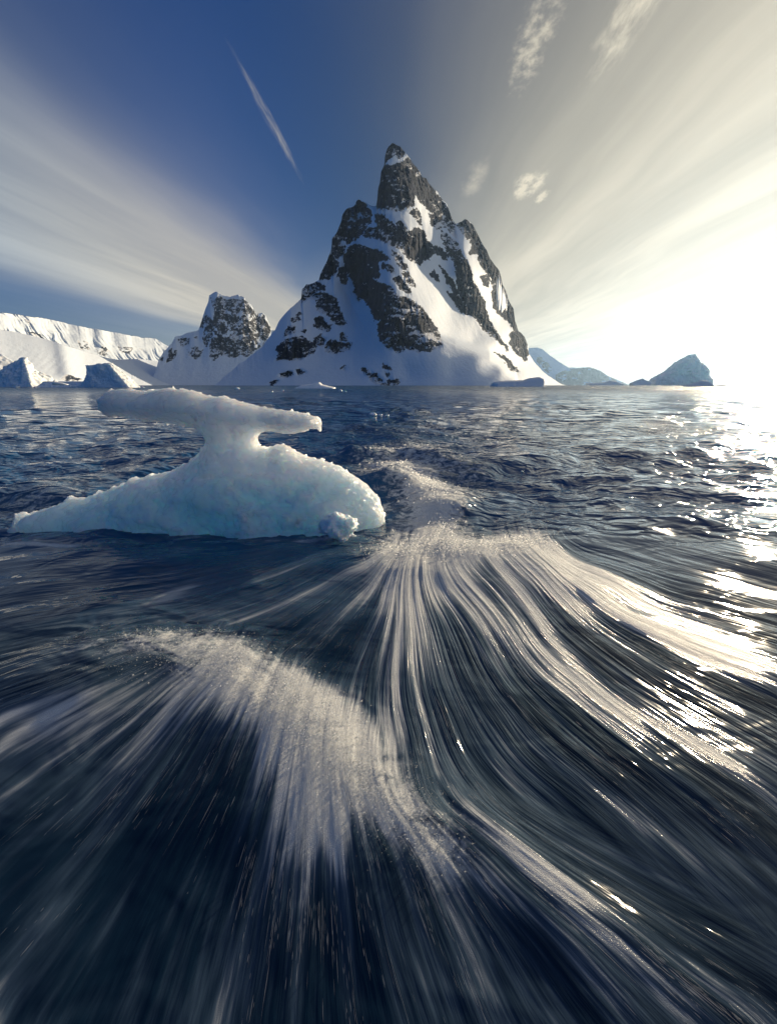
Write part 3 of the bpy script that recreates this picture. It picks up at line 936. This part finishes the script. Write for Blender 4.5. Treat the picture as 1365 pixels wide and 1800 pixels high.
zz[ni] = sea_height(x[ni], y[ni], pxn, pyn, ua, ub, mb)
rest = np.where(~nearm)[0]
rs = RR.ravel()[rest]
sel = rest[(rs < 2500)]
zz[sel] = sea_height(x[sel], y[sel], pxa[sel], pya[sel])
zz *= np.clip((RR.ravel() - 0.1) / 0.4, 0, 1)
full = lambda a: (lambda o: (o.__setitem__(ni, a), o)[1])(np.zeros_like(x))
fo = foam_density(pxn, pyn)
trough = smooth_line([(470, 1120), (600, 1165), (690, 1270), (770, 1370), (880, 1425), (1040, 1470), (1200, 1560)])
fo = np.maximum(fo, np.interp(pyn, [1000, 1300, 1700], [0.17, 0.13, 0.03]) * np.clip((pyn - 960) / 120, 0, 1) * np.clip((2100 - pyn) / 300, 0, 1))
dt_, _ = seg_dist(pxn, pyn, trough)
fo *= 1 - 0.72 * np.exp(-(dt_ / 42.0) ** 2)                     # clear dark trough behind the near crest
streak = np.clip((pyn - 905) / 60, 0, 1)
for line, w_, k_ in (([(150, 1140), (300, 1130), (440, 1180), (560, 1290), (680, 1410), (790, 1510)], 55.0, 0.75), ([(640, 965), (720, 960), (830, 965), (950, 955)], 22.0, 0.6)):
    dl, _ = seg_dist(pxn, pyn, line)
    streak *= 1 - k_ * np.exp(-(dl / w_) ** 2)

wm, t, b = principled('sea_water')
geo = t.node('ShaderNodeNewGeometry').outputs['Position']
gx, gy, gz = t.sep(geo)
A_u, A_v, B_u, B_v, M_b, F_d, S_k = (t.attr(n) for n in ('flow_u', 'flow_v', 'flow2_u', 'flow2_v', 'flow_mix', 'foam', 'streak'))
def fnoise(fu, fv, detail, rough, off):
    a = t.noise(t.xyz(t.math('MULTIPLY', A_u, fu), t.math('MULTIPLY', A_v, fv), off), 1.0, detail, rough)
    c = t.noise(t.xyz(t.math('MULTIPLY', B_u, fu), t.math('MULTIPLY', B_v, fv), off + 5), 1.0, detail, rough)
    m = t.node('ShaderNodeMix', data_type='FLOAT')
    t.link(M_b, m.inputs[0]); t.link(a, m.inputs[2]); t.link(c, m.inputs[3])
    return m.outputs[0]
s1 = fnoise(2.4, 0.7, 3.0, 0.5, 0.0)
s2 = fnoise(9.0, 1.0, 3.0, 0.55, 2.0)
open_n = t.noise(geo, 14.0, 7.0, 0.72, 0.5)
mixs = t.node('ShaderNodeMix', data_type='FLOAT')
t.link(S_k, mixs.inputs[0]); t.link(open_n, mixs.inputs[2])
t.link(t.math('MULTIPLY_ADD', s1, 0.6, t.math('MULTIPLY', s2, 0.4)), mixs.inputs[3])
s0 = fnoise(0.9, 0.5, 2.0, 0.5, 9.0)
pat = t.math('ADD', mixs.outputs[0], t.math('MULTIPLY', t.math('SUBTRACT', s0, 0.5), t.math('MULTIPLY', S_k, 0.55)))
fo_sum = t.math('ADD', t.math('MULTIPLY', F_d, 1.02), t.math('MULTIPLY_ADD', pat, 2.6, -1.3))
hard = t.step(fo_sum, 0.30, 0.85)
soft = t.math('MULTIPLY', t.step(fo_sum, -0.2, 0.85), 0.32)
fm = t.math('MAXIMUM', t.math('MULTIPLY', hard, 0.9), soft)
fm = t.math('MULTIPLY', fm, t.step(F_d, 0.01, 0.15))
deep = t.mix(t.attr('near_dark'), (0.012, 0.085, 0.21), (0.006, 0.020, 0.042))      # base colour is bluer far out, darker towards the viewer
deep = t.mix(t.step(F_d, 0.0, 0.8, 0.0, 0.7), deep, (0.03, 0.06, 0.075))
deep = t.mix(t.math('MULTIPLY', soft, 2.4, clamp=True), deep, (0.11, 0.17, 0.25))          # aerated water
t.link(t.mix(t.math('MULTIPLY', hard, 0.9), deep, (0.80, 0.81, 0.80)), b.inputs['Base Color'])
dist = t.math('SQRT', t.math('ADD', t.math('MULTIPLY', gx, gx), t.math('MULTIPLY', gy, gy)))
rgh = t.math('ADD', t.step(dist, 15.0, 140.0, 0.055, 0.30), t.math('MULTIPLY', fm, 0.35))
t.link(rgh, b.inputs['Roughness'])
b.inputs['IOR'].default_value = 1.333
t.link(t.math('MULTIPLY_ADD', fm, -0.24, 0.27), b.inputs['Specular IOR Level'])
# ripples: streaks along the flow close by, wind ripples farther out
rip_s = t.math('MULTIPLY_ADD', s2, 0.7, t.math('MULTIPLY', s1, 0.6))
wv = t.xyz(t.math('MULTIPLY', gx, 0.75), gy, 0.0)
rip1 = t.noise(wv, 5.0, 2.0, 0.5, 0.6)
rip2 = t.noise(wv, 0.9, 2.0, 0.5, 0.4)
rip3 = t.noise(wv, 0.12, 4.0, 0.6, 0.3)
n0 = t.bump(rip_s, 0.03, t.attr('relief'))
n1 = t.bump(rip1, 0.10, t.math('MULTIPLY', t.math('SUBTRACT', 1.0, t.math('MULTIPLY', S_k, 0.85)), t.step(dist, 3, 60, 1.0, 0.2)), n0)
n2 = t.bump(rip2, 0.9, t.step(dist, 4, 25, 0.1, 1.1), n1)
n3 = t.bump(rip3, 7.0, t.step(dist, 20, 200, 0.0, 0.9), n2)
froth = t.noise(geo, 700.0, 1.0, 0.5)
n3 = t.bump(froth, 0.003, t.math('MULTIPLY', hard, 0.9), n3)
t.link(n3, b.inputs['Normal'])

V = np.stack([x, y, zz], -1)
F = grid_faces(*shp)[:, ::-1]
sea = mesh_obj('sea', V, F, wm, attrs={'flow_u': full(ua), 'flow_v': full(va), 'flow2_u': full(ub), 'flow2_v': full(vb), 'flow_mix': full(mb), 'foam': full(fo), 'streak': full(streak), 'relief': full(streak * np.interp(pyn, [905, 1280, 1480], [0.65, 0.5, 0.12])), 'near_dark': full(np.clip((pyn - 860) / 260, 0, 1))})
tag(sea, 'dark blue sea with white water rushing in streaks towards the viewer', 'sea', kind='structure')
print('sea', len(F), time.time() - T0)


def water_at(px, py):
    """points on the sea surface below picture spots"""
    gx_, gy_ = ground(px, py)
    VA_cache[0], VB_cache[0] = VA(px / 1000, py / 1000), VB(px / 1000, py / 1000)
    z = sea_height(gx_, gy_, px, py, UA(px / 1000, py / 1000), UB(px / 1000, py / 1000), b_mask(px, py))
    return np.stack([gx_, gy_, z], -1)

# ------------------------------------------------------------------ ice
def ice_material(name, tint, radius, scale, bump_scale, bump_d, rough=0.35, weight=1.0, clear=None):
    m, t, b = principled(name)
    p = t.node('ShaderNodeTexCoord').outputs['Object']
    n1 = t.noise(p, bump_scale, 6.0, 0.65)
    n2 = t.noise(p, bump_scale * 6, 4.0, 0.6)
    c = t.mix(t.step(n1, 0.3, 0.7), tint, tuple(min(1, a * 1.08) for a in tint))
    if clear:
        # clear blue ice low down and in seams, white bubbly ice above
        px_, py_, pz_ = t.sep(p)
        seam = t.noise(t.xyz(t.math('MULTIPLY', px_, 0.8), py_, t.math('MULTIPLY', pz_, 2.2)), 2.6, 6.0, 0.65, 0.8)
        low = t.step(t.math('ADD', pz_, t.math('MULTIPLY_ADD', seam, 0.9, -0.45)), 0.05, 0.62, 0.85, 0.0)
        c = t.mix(low, c, clear)
    t.link(c, b.inputs['Base Color'])
    b.inputs['Roughness'].default_value = rough
    b.inputs['IOR'].default_value = 1.31
    b.inputs['Subsurface Weight'].default_value = weight
    b.inputs['Subsurface Radius'].default_value = radius
    b.inputs['Subsurface Scale'].default_value = scale
    h = t.math('MULTIPLY_ADD', n1, 1.0, t.math('MULTIPLY', n2, 0.3))
    t.link(t.bump(h, bump_d, 0.7), b.inputs['Normal'])
    return m


def vdb_mesh(f, lo, step):
    g = openvdb.FloatGrid()
    g.background = 1.0
    g.copyFromArray(np.ascontiguousarray(f.astype(np.float32)))
    pts, quads = g.convertToQuads(isovalue=0.0)
    return np.asarray(pts, float) * step + np.asarray(lo), np.asarray(quads)[:, ::-1]


# the sculpted ice: an outline with real depth, thick at the foot, thin at the waist, a broad slab on top
zi = lambda p: Z(0, 660, 1.95, p)
ice_px = zi([(320, 110), (325, 75), (360, 50), (420, 47), (480, 58), (540, 47), (600, 50), (650, 57), (700, 75), (760, 78), (820, 95), (880, 110), (950, 120), (1020, 132), (1070, 145), (1095, 168),
             (1088, 186), (1050, 188), (1000, 205), (960, 204), (900, 195), (872, 205), (862, 225), (870, 250), (905, 262), (930, 245), (970, 250), (1000, 270), (1040, 290), (1100, 305), (1160, 330),
             (1210, 355), (1260, 390), (1300, 430), (1312, 470), (1300, 640), (1100, 700), (700, 700), (300, 700), (60, 640), (15, 560), (20, 525), (80, 485), (150, 460), (220, 435), (280, 430), (350, 400),
             (430, 370), (500, 355), (560, 340), (620, 310), (660, 275), (685, 240), (680, 210), (660, 190), (620, 175), (560, 165), (500, 160), (450, 150), (400, 145), (340, 140)])
Y_ICE = 3.35
poly = [tuple(float(q) for q in on_plane(a, b_, Y_ICE)) for a, b_ in ice_px]
STEP = 0.009
xs = np.arange(-2.85, 0.10, STEP); ys = np.arange(-0.62, 0.66, STEP); zs = np.arange(-0.30, 1.06, STEP)
x2, z2g = np.meshgrid(xs, zs, indexing='ij')
d2, _ = seg_dist(x2, z2g, poly, True)
ins = inpoly(x2, z2g, poly)
sd = np.where(ins, d2, -d2)                                   # >0 inside
half = np.interp(z2g, [-0.3, 0.0, 0.25, 0.45, 0.6, 0.72, 0.85, 1.05], [0.32, 0.30, 0.28, 0.21, 0.15, 0.17, 0.22, 0.22])
half = half * np.interp(x2, [-2.75, -2.2, -1.5, -0.6, -0.1, 0.05], [0.45, 0.75, 1.0, 1.1, 0.9, 0.7])
rad = np.interp(z2g, [0, 0.4, 0.6, 0.75, 1.0], [0.42, 0.3, 0.14, 0.14, 0.14])
q = np.clip(sd / rad, -1, 1)
prof = half * np.sqrt(np.clip(1 - (1 - np.clip(q, 0, 1)) ** 2, 0, 1))
prof = np.where(sd < 0, sd * 1.0, prof)
X3 = xs[:, None, None]; Y3 = ys[None, :, None]; Z3 = zs[None, None, :]
mid = np.interp(z2g, [0, 0.5, 0.9], [0.08, 0.14, 0.10])[:, None, :]
f = np.abs(Y3 - mid) - prof[:, None, :]
shape3 = f.shape
bx = np.broadcast_to(X3, shape3); by = np.broadcast_to(Y3, shape3); bz = np.broadcast_to(Z3, shape3)
nearsurf = np.abs(f) < 0.14
qx, qy, qz = bx[nearsurf], by[nearsurf], bz[nearsurf]
foot = np.clip(1.25 - qz * 1.6, 0.25, 1)
n = 0.075 * foot * fbm(qx * 3.2, qz * 4.2, qy * 3.2, 3, 0.5, 4) + 0.040 * (0.25 + foot) * fbm(qx * 10, qz * 12, qy * 10, 4, 0.62, 6) + 0.018 * vnoise(qx * 36, qz * 36, qy * 36, 8)
sde = np.broadcast_to(sd[:, None, :], shape3)[nearsurf]
n = (n - 0.006 * foot) + 0.030 * np.exp(-np.abs(sde) / 0.03) * fbm(qx * 30, qz * 30, qy * 30, 3, 0.65, 16)
f[nearsurf] += n - 0.004
P, Q = vdb_mesh(f, (xs[0], ys[0] + Y_ICE, zs[0]), STEP)
clear_ice = ice_material('clear_ice', (0.94, 0.965, 0.985), (0.60, 0.78, 1.0), 0.5, 30.0, 0.030, 0.16, clear=(0.77, 0.87, 0.97))
ice_o = mesh_obj('ice_sculpture', P, Q, clear_ice, origin=(-1.3, Y_ICE, 0))
tag(ice_o, 'large pale blue melted ice with narrow waist and broad flat slab on top', 'ice')
print('ice', len(Q), time.time() - T0)


def lump(name, sx, sy, sz, res, seed, shape_fn, mat, loc, rot=0.0, freq=2.0, amp=0.25):
    """an ice body from a field: shape_fn(x,y,z) < 0 inside, in units of the half-size"""
    g = np.linspace(-1.25, 1.25, res)
    a, b_, c = np.meshgrid(g, g, g, indexing='ij')
    f = shape_fn(a, b_, c) + amp * fbm(a * freq, b_ * freq, c * freq + seed, 4, 0.55, seed)
    f[0], f[-1], f[:, 0], f[:, -1], f[:, :, 0], f[:, :, -1] = (1,) * 6
    P, Q = vdb_mesh(f, (-1.25,) * 3, g[1] - g[0])
    P = P * np.array([sx, sy, sz])
    o = mesh_obj(name, P, Q, mat)
    o.location = loc
    o.rotation_euler = (0, 0, rot)
    return o


berg_ice = ice_material('berg_ice', (0.88, 0.92, 0.95), (0.8, 0.9, 1.0), 1.5, 0.25, 0.4, 0.65, 0.5)


def outline_berg(name, pts, dist, depth, seed, mat, step_px=0.7, edge=0.22, lean=0.0, amp=0.03):
    """iceberg from its outline at its own distance, with depth behind it and a keel under water"""
    pp = [tuple(float(q) for q in on_plane(a, b_, dist)) for a, b_ in pts]
    st = dist / FPX * step_px
    X0, X1 = min(p[0] for p in pp), max(p[0] for p in pp)
    Zt = max(p[1] for p in pp)
    w = X1 - X0
    pp = [p for p in pp if p[1] > 0.02] 
    pp = [(pp[0][0], -0.10 * w)] + pp + [(pp[-1][0], -0.10 * w)]
    nx_ = int(min(150, max(40, w / st))); st = w / nx_
    xs = np.arange(X0 - 4 * st, X1 + 4 * st, st); zs = np.arange(-0.07 * w, Zt + 4 * st, st); ys = np.arange(-depth * 1.2, depth * 1.2, max(st, depth / 30))
    sy = ys[1] - ys[0]
    a, c = np.meshgrid(xs, zs, indexing='ij')
    d, _ = seg_dist(a, c, pp, True)
    sd = np.where(inpoly(a, c, pp), d, -d)
    hmax = max(Zt * 0.9, 1e-3)
    hd = depth * (1 - 0.55 * np.clip(c / Zt, 0, 1))
    q = np.clip(sd / (edge * hmax), 0, 1)
    prof = np.where(sd < 0, sd, hd * np.sqrt(np.clip(1 - (1 - q) ** 2, 0, 1)))
    f = np.abs(ys[None, :, None] - lean * np.clip(zs, 0, None)[None, None, :]) - prof[:, None, :]
    bx = np.broadcast_to(xs[:, None, None], f.shape); by = np.broadcast_to(ys[None, :, None], f.shape); bz = np.broadcast_to(zs[None, None, :], f.shape)
    k = 5.0 / hmax
    f = f + amp * hmax * (fbm(bx * k * 0.5, bz * k * 0.5, by * k * 0.5, 3, 0.5, seed) + 0.5 * fbm(bx * k * 2, bz * k * 2, by * k * 2, 2, 0.5, seed + 3, ridged=True))
    g = openvdb.FloatGrid(); g.background = 1.0
    g.copyFromArray(np.ascontiguousarray(f.astype(np.float32)))
    P, Q = g.convertToQuads(isovalue=0.0)
    P = np.asarray(P, float) * np.array([st, sy, st]) + np.array([xs[0], ys[0] + dist, zs[0]])
    return mesh_obj(name, P, np.asarray(Q)[:, ::-1], mat, origin=((X0 + X1) / 2, dist, 0))


def facet_berg(name, foot, dist, planes, ranges, seed, mat, st, amp, scoop=None):
    """iceberg cut by flat faces: planes are (point in the picture, depth shift, outward normal)"""
    (x0, x1), (y0, y1), (z0, z1) = ranges
    a, b_, c = np.meshgrid(np.arange(x0, x1, st), np.arange(y0, y1, st), np.arange(z0, z1, st), indexing='ij')
    f = np.full(a.shape, -1e9)
    for (qx, qy), dep, nrm in planes:
        wx_, wz_ = on_plane(qx, qy, dist + dep)
        nv = np.array(nrm, float); nv /= np.linalg.norm(nv)
        f = np.maximum(f, nv[0] * (a - wx_) + nv[1] * (b_ - dist - dep) + nv[2] * (c - wz_))
    if scoop:
        (qx, qy), r_ = scoop
        wx_, wz_ = on_plane(qx, qy, dist)
        f = np.maximum(f, r_ - np.hypot(a - wx_, c - wz_))
    k = 1.0 / (z1 - 0)
    f = f + amp * (z1) * (fbm(a * k * 3, b_ * k * 3, c * k * 3, 3, 0.5, seed) + 0.4 * fbm(a * k * 14, b_ * k * 14, c * k * 14, 2, 0.5, seed + 2, ridged=True))
    f[0], f[-1], f[:, 0], f[:, -1], f[:, :, 0], f[:, :, -1] = (st,) * 6
    P, Q = vdb_mesh(f, (x0, y0, z0), st)
    return mesh_obj(name, P, Q, mat, origin=((x0 + x1) / 2, dist, 0))


zp = lambda a, b_: (a / 4.55, 530 + b_ / 4.55)
tag(facet_berg('iceberg', None, 260.0, [(zp(190, 452), 0, (-0.28, -0.8, 0.55)), (zp(190, 452), 0, (0.80, 0.02, 0.62)), (zp(135, 447), 0, (-0.52, 0.05, 0.84)), (zp(190, 452), 0, (0.12, 0.05, 1)),
                                         (zp(160, 450), 3, (0.25, 1, 0.45)), (zp(-190, 560), 0, (-1, 0, 0.6))],
               ((-270, -175), (225, 300), (-3, 19)), 5, berg_ice, 0.55, 0.085),
    'pointed iceberg with its sunlit right face, at the left edge', 'iceberg')
tag(facet_berg('iceberg', None, 420.0, [(zp(-10, 462), 0, (-0.3, -0.7, 0.6)), (zp(-10, 462), 0, (0.6, -0.4, 0.75)), (zp(-10, 460), 10, (0, 1, 0.6)), (zp(-260, 560), 0, (-1, 0, 0.6))],
               ((-500, -300), (385, 480), (-4, 34)), 6, berg_ice, 1.1, 0.05),
    'white iceberg tip peeking out behind the pointed one, cut by the left edge', 'iceberg')
tag(facet_berg('iceberg', None, 200.0, [(zp(800, 505), -1, (-0.18, -0.92, 0.30)), (zp(890, 495), 0, (0.70, 0.0, 0.70)), (zp(800, 497), 0, (-0.10, 0.05, 1)), (zp(820, 500), 2.5, (0.25, 1, 0.4)),
                                         (zp(560, 600), 0, (-1, -0.1, 0.1))],
               ((-138, -88), (180, 222), (-2, 11)), 7, berg_ice, 0.3, 0.06, scoop=(zp(575, 555), 6.2)),
    'arched pale green iceberg with curved hollow and white sloping back', 'iceberg')
tag(facet_berg('ice_floe', None, 205.0, [(zp(500, 632), 0, (0.0, -0.6, 0.8)), (zp(500, 632), 0, (-0.02, 0, 1)), (zp(500, 640), 7, (0, 1, 0.4)), (zp(345, 650), 0, (-1, 0, 0.5)), (zp(720, 650), 0, (1, 0, 0.5))],
               ((-155, -110), (190, 222), (-1.5, 3)), 9, berg_ice, 0.3, 0.10),
    'low ice shelf running left from the foot of the arched iceberg', 'ice floe')
tag(outline_berg('iceberg', z6([(735, 335), (740, 300), (790, 270), (830, 240), (870, 210), (900, 190), (930, 175), (960, 172), (972, 190), (980, 215), (1010, 235), (1030, 255), (1030, 280), (1040, 300), (1045, 335)]), 1800.0, 34.0, 8, ice_material('hazy_berg_ice', (0.84, 0.89, 0.95), (0.6, 0.85, 1.0), 40.0, 0.04, 9.0, 0.6, 0.6), amp=0.10),
    'large hazy blue iceberg with peaked top on the right horizon', 'iceberg')
for k, (pts, dist, dep, lab) in enumerate([
        (z6([(632, 335), (640, 318), (670, 305), (700, 296), (715, 305), (738, 312), (740, 335)]), 1500.0, 15.0, 'small jagged blue iceberg touching the left foot of the large hazy one'),
        (z6([(910, 342), (915, 330), (950, 318), (985, 306), (1015, 308), (1035, 325), (1042, 342)]), 380.0, 6.0, 'low rounded ice block in front of the large hazy iceberg'),
        (z6([(1040, 342), (1048, 334), (1080, 330), (1105, 329), (1118, 332), (1122, 342)]), 420.0, 5.0, 'flat ice floe right of the large hazy iceberg, in the sun glare'),
        (z6([(415, 333), (425, 320), (470, 318), (510, 316), (540, 306), (570, 312), (600, 325), (615, 333)]), 1700.0, 18.0, 'long low blue floe below the faint mountain'),
        (z3([(805, 858), (815, 835), (850, 826), (920, 822), (1000, 820), (1040, 808), (1100, 800), (1122, 810), (1120, 835), (1108, 858)]), 330.0, 12.0, 'flat turquoise floe at the right foot of the tall spire'),
        (z2([(430, 868), (470, 852), (520, 846), (560, 838), (580, 832), (600, 848), (640, 858), (678, 866), (680, 880), (430, 880)]), 150.0, 4.0, 'low white brash floe below the middle of the tall spire'),
        (z5([(430, 655), (435, 628), (445, 622), (460, 640), (500, 650), (540, 660), (545, 668), (430, 668)]), 170.0, 2.0, 'small white ice fin between the pointed and the arched iceberg')]):
    tag(outline_berg('ice_floe', pts, dist, dep, 20 + k, berg_ice, amp=0.05), lab, 'ice floe')

ball = lambda a, b_, c: np.sqrt(a * a + b_ * b_ + c * c) - 0.85
chip = ice_material('chip_ice', (0.88, 0.93, 0.96), (0.5, 0.8, 1.0), 0.08, 12.0, 0.03, 0.3, 0.8)
p0 = water_at(np.array([596.0]), np.array([938.0]))[0]
tag(lump('ice_chunk', 0.15, 0.12, 0.11, 56, 5, lambda a, b_, c: np.maximum(ball(a, b_, c), np.maximum(np.abs(a * 0.6 + c) - 0.75, np.abs(b_) - 0.8)), chip, (-0.33, 3.0, 0.09), 0.4, 2.6, 0.32),
    'small white ice chunk at the right foot of the big stranded ice', 'ice')
# loose bits of ice afloat
bits = [(655, 730, 14, 'largest of the drifting ice bits right of the slab, square lump'), (668, 731, 10, 'middle ice bit of the drifting row right of the slab'), (680, 731, 7, 'smallest ice bit of the drifting row right of the slab'),
        (417, 684, 9, 'lone white ice bit at the shore left of the low brash floe'), (478, 689, 5, 'ice bit just left of the low brash floe'), (496, 687, 6, 'double ice bit near the low brash floe'),
        (598, 688, 9, 'white ice bit right of the low brash floe'), (606, 689, 6, 'small ice bit at the end of the floe row'), (944, 813, 9, 'tilted white ice bit alone on open water'), (917, 829, 5, 'tiny ice speck left of the tilted bit'),
        (30, 676, 8, 'ice bit below the pointed iceberg'), (62, 677, 7, 'ice bit off the corner of the pointed iceberg'), (250, 679, 7, 'ice bit right of the arched iceberg')]
for k, (bx_, by_, w_, lab) in enumerate(bits):
    gx_, gy_ = ground(bx_, by_)
    if gy_ > 400: gy_, gx_ = 180.0, gx_ * 180.0 / gy_
    s_ = float(gy_) / FPX * w_ * 0.55
    tag(lump('ice_bit', s_, s_ * 0.8, s_ * 0.55, 20, 40 + k, ball, chip, (float(gx_), float(gy_), s_ * 0.12), k * 1.3, 1.8, 0.45), lab, 'ice', 'small ice bits afloat')
print('bergs', time.time() - T0)


# ------------------------------------------------------------------ spray and foam strands
def foam_mat(name, clear, gloss):
    """wet foam lets light through: lit from in front and from behind"""
    m = bpy.data.materials.new(name)
    m.use_nodes = True
    t = NT(m.node_tree)
    d = t.node('ShaderNodeBsdfDiffuse'); d.inputs['Color'].default_value = (0.88, 0.90, 0.90, 1)
    tr = t.node('ShaderNodeBsdfTranslucent'); tr.inputs['Color'].default_value = (0.88, 0.90, 0.90, 1)
    gl = t.node('ShaderNodeBsdfGlossy'); gl.inputs['Roughness'].default_value = 0.25
    cl_ = t.node('ShaderNodeBsdfTransparent')
    def mx(f, a, b_):
        n = t.node('ShaderNodeMixShader'); n.inputs[0].default_value = f
        t.link(a, n.inputs[1]); t.link(b_, n.inputs[2])
        return n.outputs[0]
    o = t.node('ShaderNodeOutputMaterial')
    t.link(mx(clear, mx(gloss, mx(0.55, d.outputs[0], tr.outputs[0]), gl.outputs[0]), cl_.outputs[0]), o.inputs['Surface'])
    return m


drop = foam_mat('spray_water', 0.60, 0.18)
fs = foam_mat('foam_white', 0.55, 0.12)


SPRAY_LINES = [([(230, 1140), (420, 1170), (540, 1270), (640, 1390), (760, 1490)], 75.0), ([(650, 965), (740, 965), (840, 968), (940, 955)], 28.0),
               ([(680, 850), (750, 865), (785, 910)], 45.0), ([(640, 800), (720, 792), (800, 815)], 14.0)]


def sample_foam(n, power, lim=(0, 905, 1365, 1800), crest=False):
    out = []
    while sum(len(o) for o in out) < n:
        a = rng.uniform(lim[0] - 60, lim[2] + 60, 40000); c = rng.uniform(lim[1], lim[3] + 40, 40000)
        w = foam_density(a, c)
        if crest:
            dl = np.min([seg_dist(a, c, line)[0] / r_ for line, r_ in SPRAY_LINES], axis=0)
            w = w * np.exp(-dl ** 2)
        k = rng.uniform(0, 1, 40000) < w ** power
        out.append(np.stack([a[k], c[k]], -1))
    return np.concatenate(out)[:n]


def flow_dir(px, py, mb_):
    e = 0.004
    x_, y_ = px / 1000, py / 1000
    out = []
    for Uf in (UA, UB):
        gx_ = (Uf(x_ + e, y_) - Uf(x_ - e, y_)); gy_ = (Uf(x_, y_ + e) - Uf(x_, y_ - e))
        d = np.stack([-gy_, gx_], -1)
        d /= np.linalg.norm(d, axis=-1, keepdims=True) + 1e-9
        d[d[:, 1] < 0] *= -1
        out.append(d)
    return out[0] * (1 - mb_[:, None]) + out[1] * mb_[:, None]


NS, SEG = 8000, 8
st = sample_foam(NS * 5, 1.3)
mb_ = b_mask(st[:, 0], st[:, 1])
us = np.where(mb_ > 0.5, UB(st[:, 0] / 1000, st[:, 1] / 1000) + 40, UA(st[:, 0] / 1000, st[:, 1] / 1000))
clump = fbm(us * 7.0, st[:, 1] / 90.0, 0.0, 3, 0.6, 19)
st = st[np.argsort(-(clump + rng.uniform(-0.25, 0.25, len(st))))[:NS]]
lenpx = rng.lognormal(2.7, 0.7, NS) * np.interp(st[:, 1], [905, 1200, 1800], [0.6, 1.2, 1.8])
wpx = rng.lognormal(-1.0, 0.5, NS) * np.interp(st[:, 1], [905, 1800], [0.8, 1.1])
path = [st]
mb_ = b_mask(st[:, 0], st[:, 1])
for i in range(SEG - 1):
    cur = path[-1]
    path.append(cur + flow_dir(cur[:, 0], cur[:, 1], mb_) * (lenpx / SEG)[:, None])
path = np.stack(path, 1)                                       # NS, SEG, 2
pf = path.reshape(-1, 2)
P3 = water_at(pf[:, 0], pf[:, 1]).reshape(NS, SEG, 3)
lift = rng.exponential(0.006, NS)
P3[..., 2] += 0.003 + lift[:, None]
tang = np.gradient(P3, axis=1)
sidev = np.stack([tang[..., 1], -tang[..., 0], 0 * tang[..., 0]], -1)
sidev /= np.linalg.norm(sidev, axis=-1, keepdims=True) + 1e-9
dist_ = np.linalg.norm(P3 - np.array([0, 0, CAM_H]), axis=-1)
taper = np.sin(np.linspace(0.12, math.pi - 0.12, SEG))[None]
hw = dist_ / FPX * wpx[:, None] * 0.5 * taper
A3 = P3 + sidev * hw[..., None]; B3 = P3 - sidev * hw[..., None]
VV = np.stack([A3, B3], 2).reshape(-1, 3)
base = (np.arange(NS)[:, None] * SEG + np.arange(SEG - 1)[None]).ravel() * 2
FF = np.stack([base, base + 1, base + 3, base + 2], -1)
foam_o = mesh_obj('foam', VV, FF, fs)
tag(foam_o, 'fine white foam strands drawn out along the rushing water', 'foam', kind='stuff')

ico_v = np.array([(0, 0, 1), (1, 0, 0), (0, 1, 0), (-1, 0, 0), (0, -1, 0), (0, 0, -1)], float)
ico_f = np.array([(0, 1, 2), (0, 2, 3), (0, 3, 4), (0, 4, 1), (5, 2, 1), (5, 3, 2), (5, 4, 3), (5, 1, 4)])
ND = 46000
sp = np.concatenate([sample_foam(ND * 3 // 4, 2.0, crest=True), sample_foam(ND // 4, 1.5, (560, 770, 1000, 960), True)])
D3 = water_at(sp[:, 0], sp[:, 1])
dens = foam_density(sp[:, 0], sp[:, 1])
D3[:, 2] += rng.exponential(0.016, ND) * dens ** 1.5
dd = np.linalg.norm(D3 - np.array([0, 0, CAM_H]), axis=-1)
rad_ = dd / FPX * rng.lognormal(-0.7, 0.6, ND) * 0.72
VV = (D3[:, None] + ico_v[None] * rad_[:, None, None]).reshape(-1, 3)
FF = (np.arange(ND)[:, None, None] * 6 + ico_f[None]).reshape(-1, 3)
tag(mesh_obj('spray', VV, FF, drop), 'sparkling spray drops above the white crests', 'spray', kind='stuff')
print('spray', time.time() - T0)

# ------------------------------------------------------------------ haze
import bmesh
bm = bmesh.new()
bmesh.ops.create_cube(bm, size=1.0)
hz_me = bpy.data.meshes.new('haze')
bm.to_mesh(hz_me); bm.free()
hz = bpy.data.objects.new('haze', hz_me)
col.objects.link(hz)
HB = (-14500, 14500, -14500, 14500, -40.0, 900.0)
hz.scale = (HB[1] - HB[0], HB[3] - HB[2], HB[5] - HB[4])
hz.location = ((HB[0] + HB[1]) / 2, (HB[2] + HB[3]) / 2, (HB[4] + HB[5]) / 2)
hm = bpy.data.materials.new('haze_air')
hm.use_nodes = True
t = NT(hm.node_tree)
pv = t.node('ShaderNodeVolumePrincipled')
pv.inputs['Color'].default_value = (0.42, 0.66, 1.0, 1)
pv.inputs['Density'].default_value = 0.000023
pv.inputs['Anisotropy'].default_value = 0.68
ho = t.node('ShaderNodeOutputMaterial')
t.link(pv.outputs[0], ho.inputs['Volume'])
hz_me.materials.append(hm)
hz['kind'] = 'stuff'
tag(hz, 'thin pale sea haze filling the air', 'haze')

print('done', time.time() - T0)
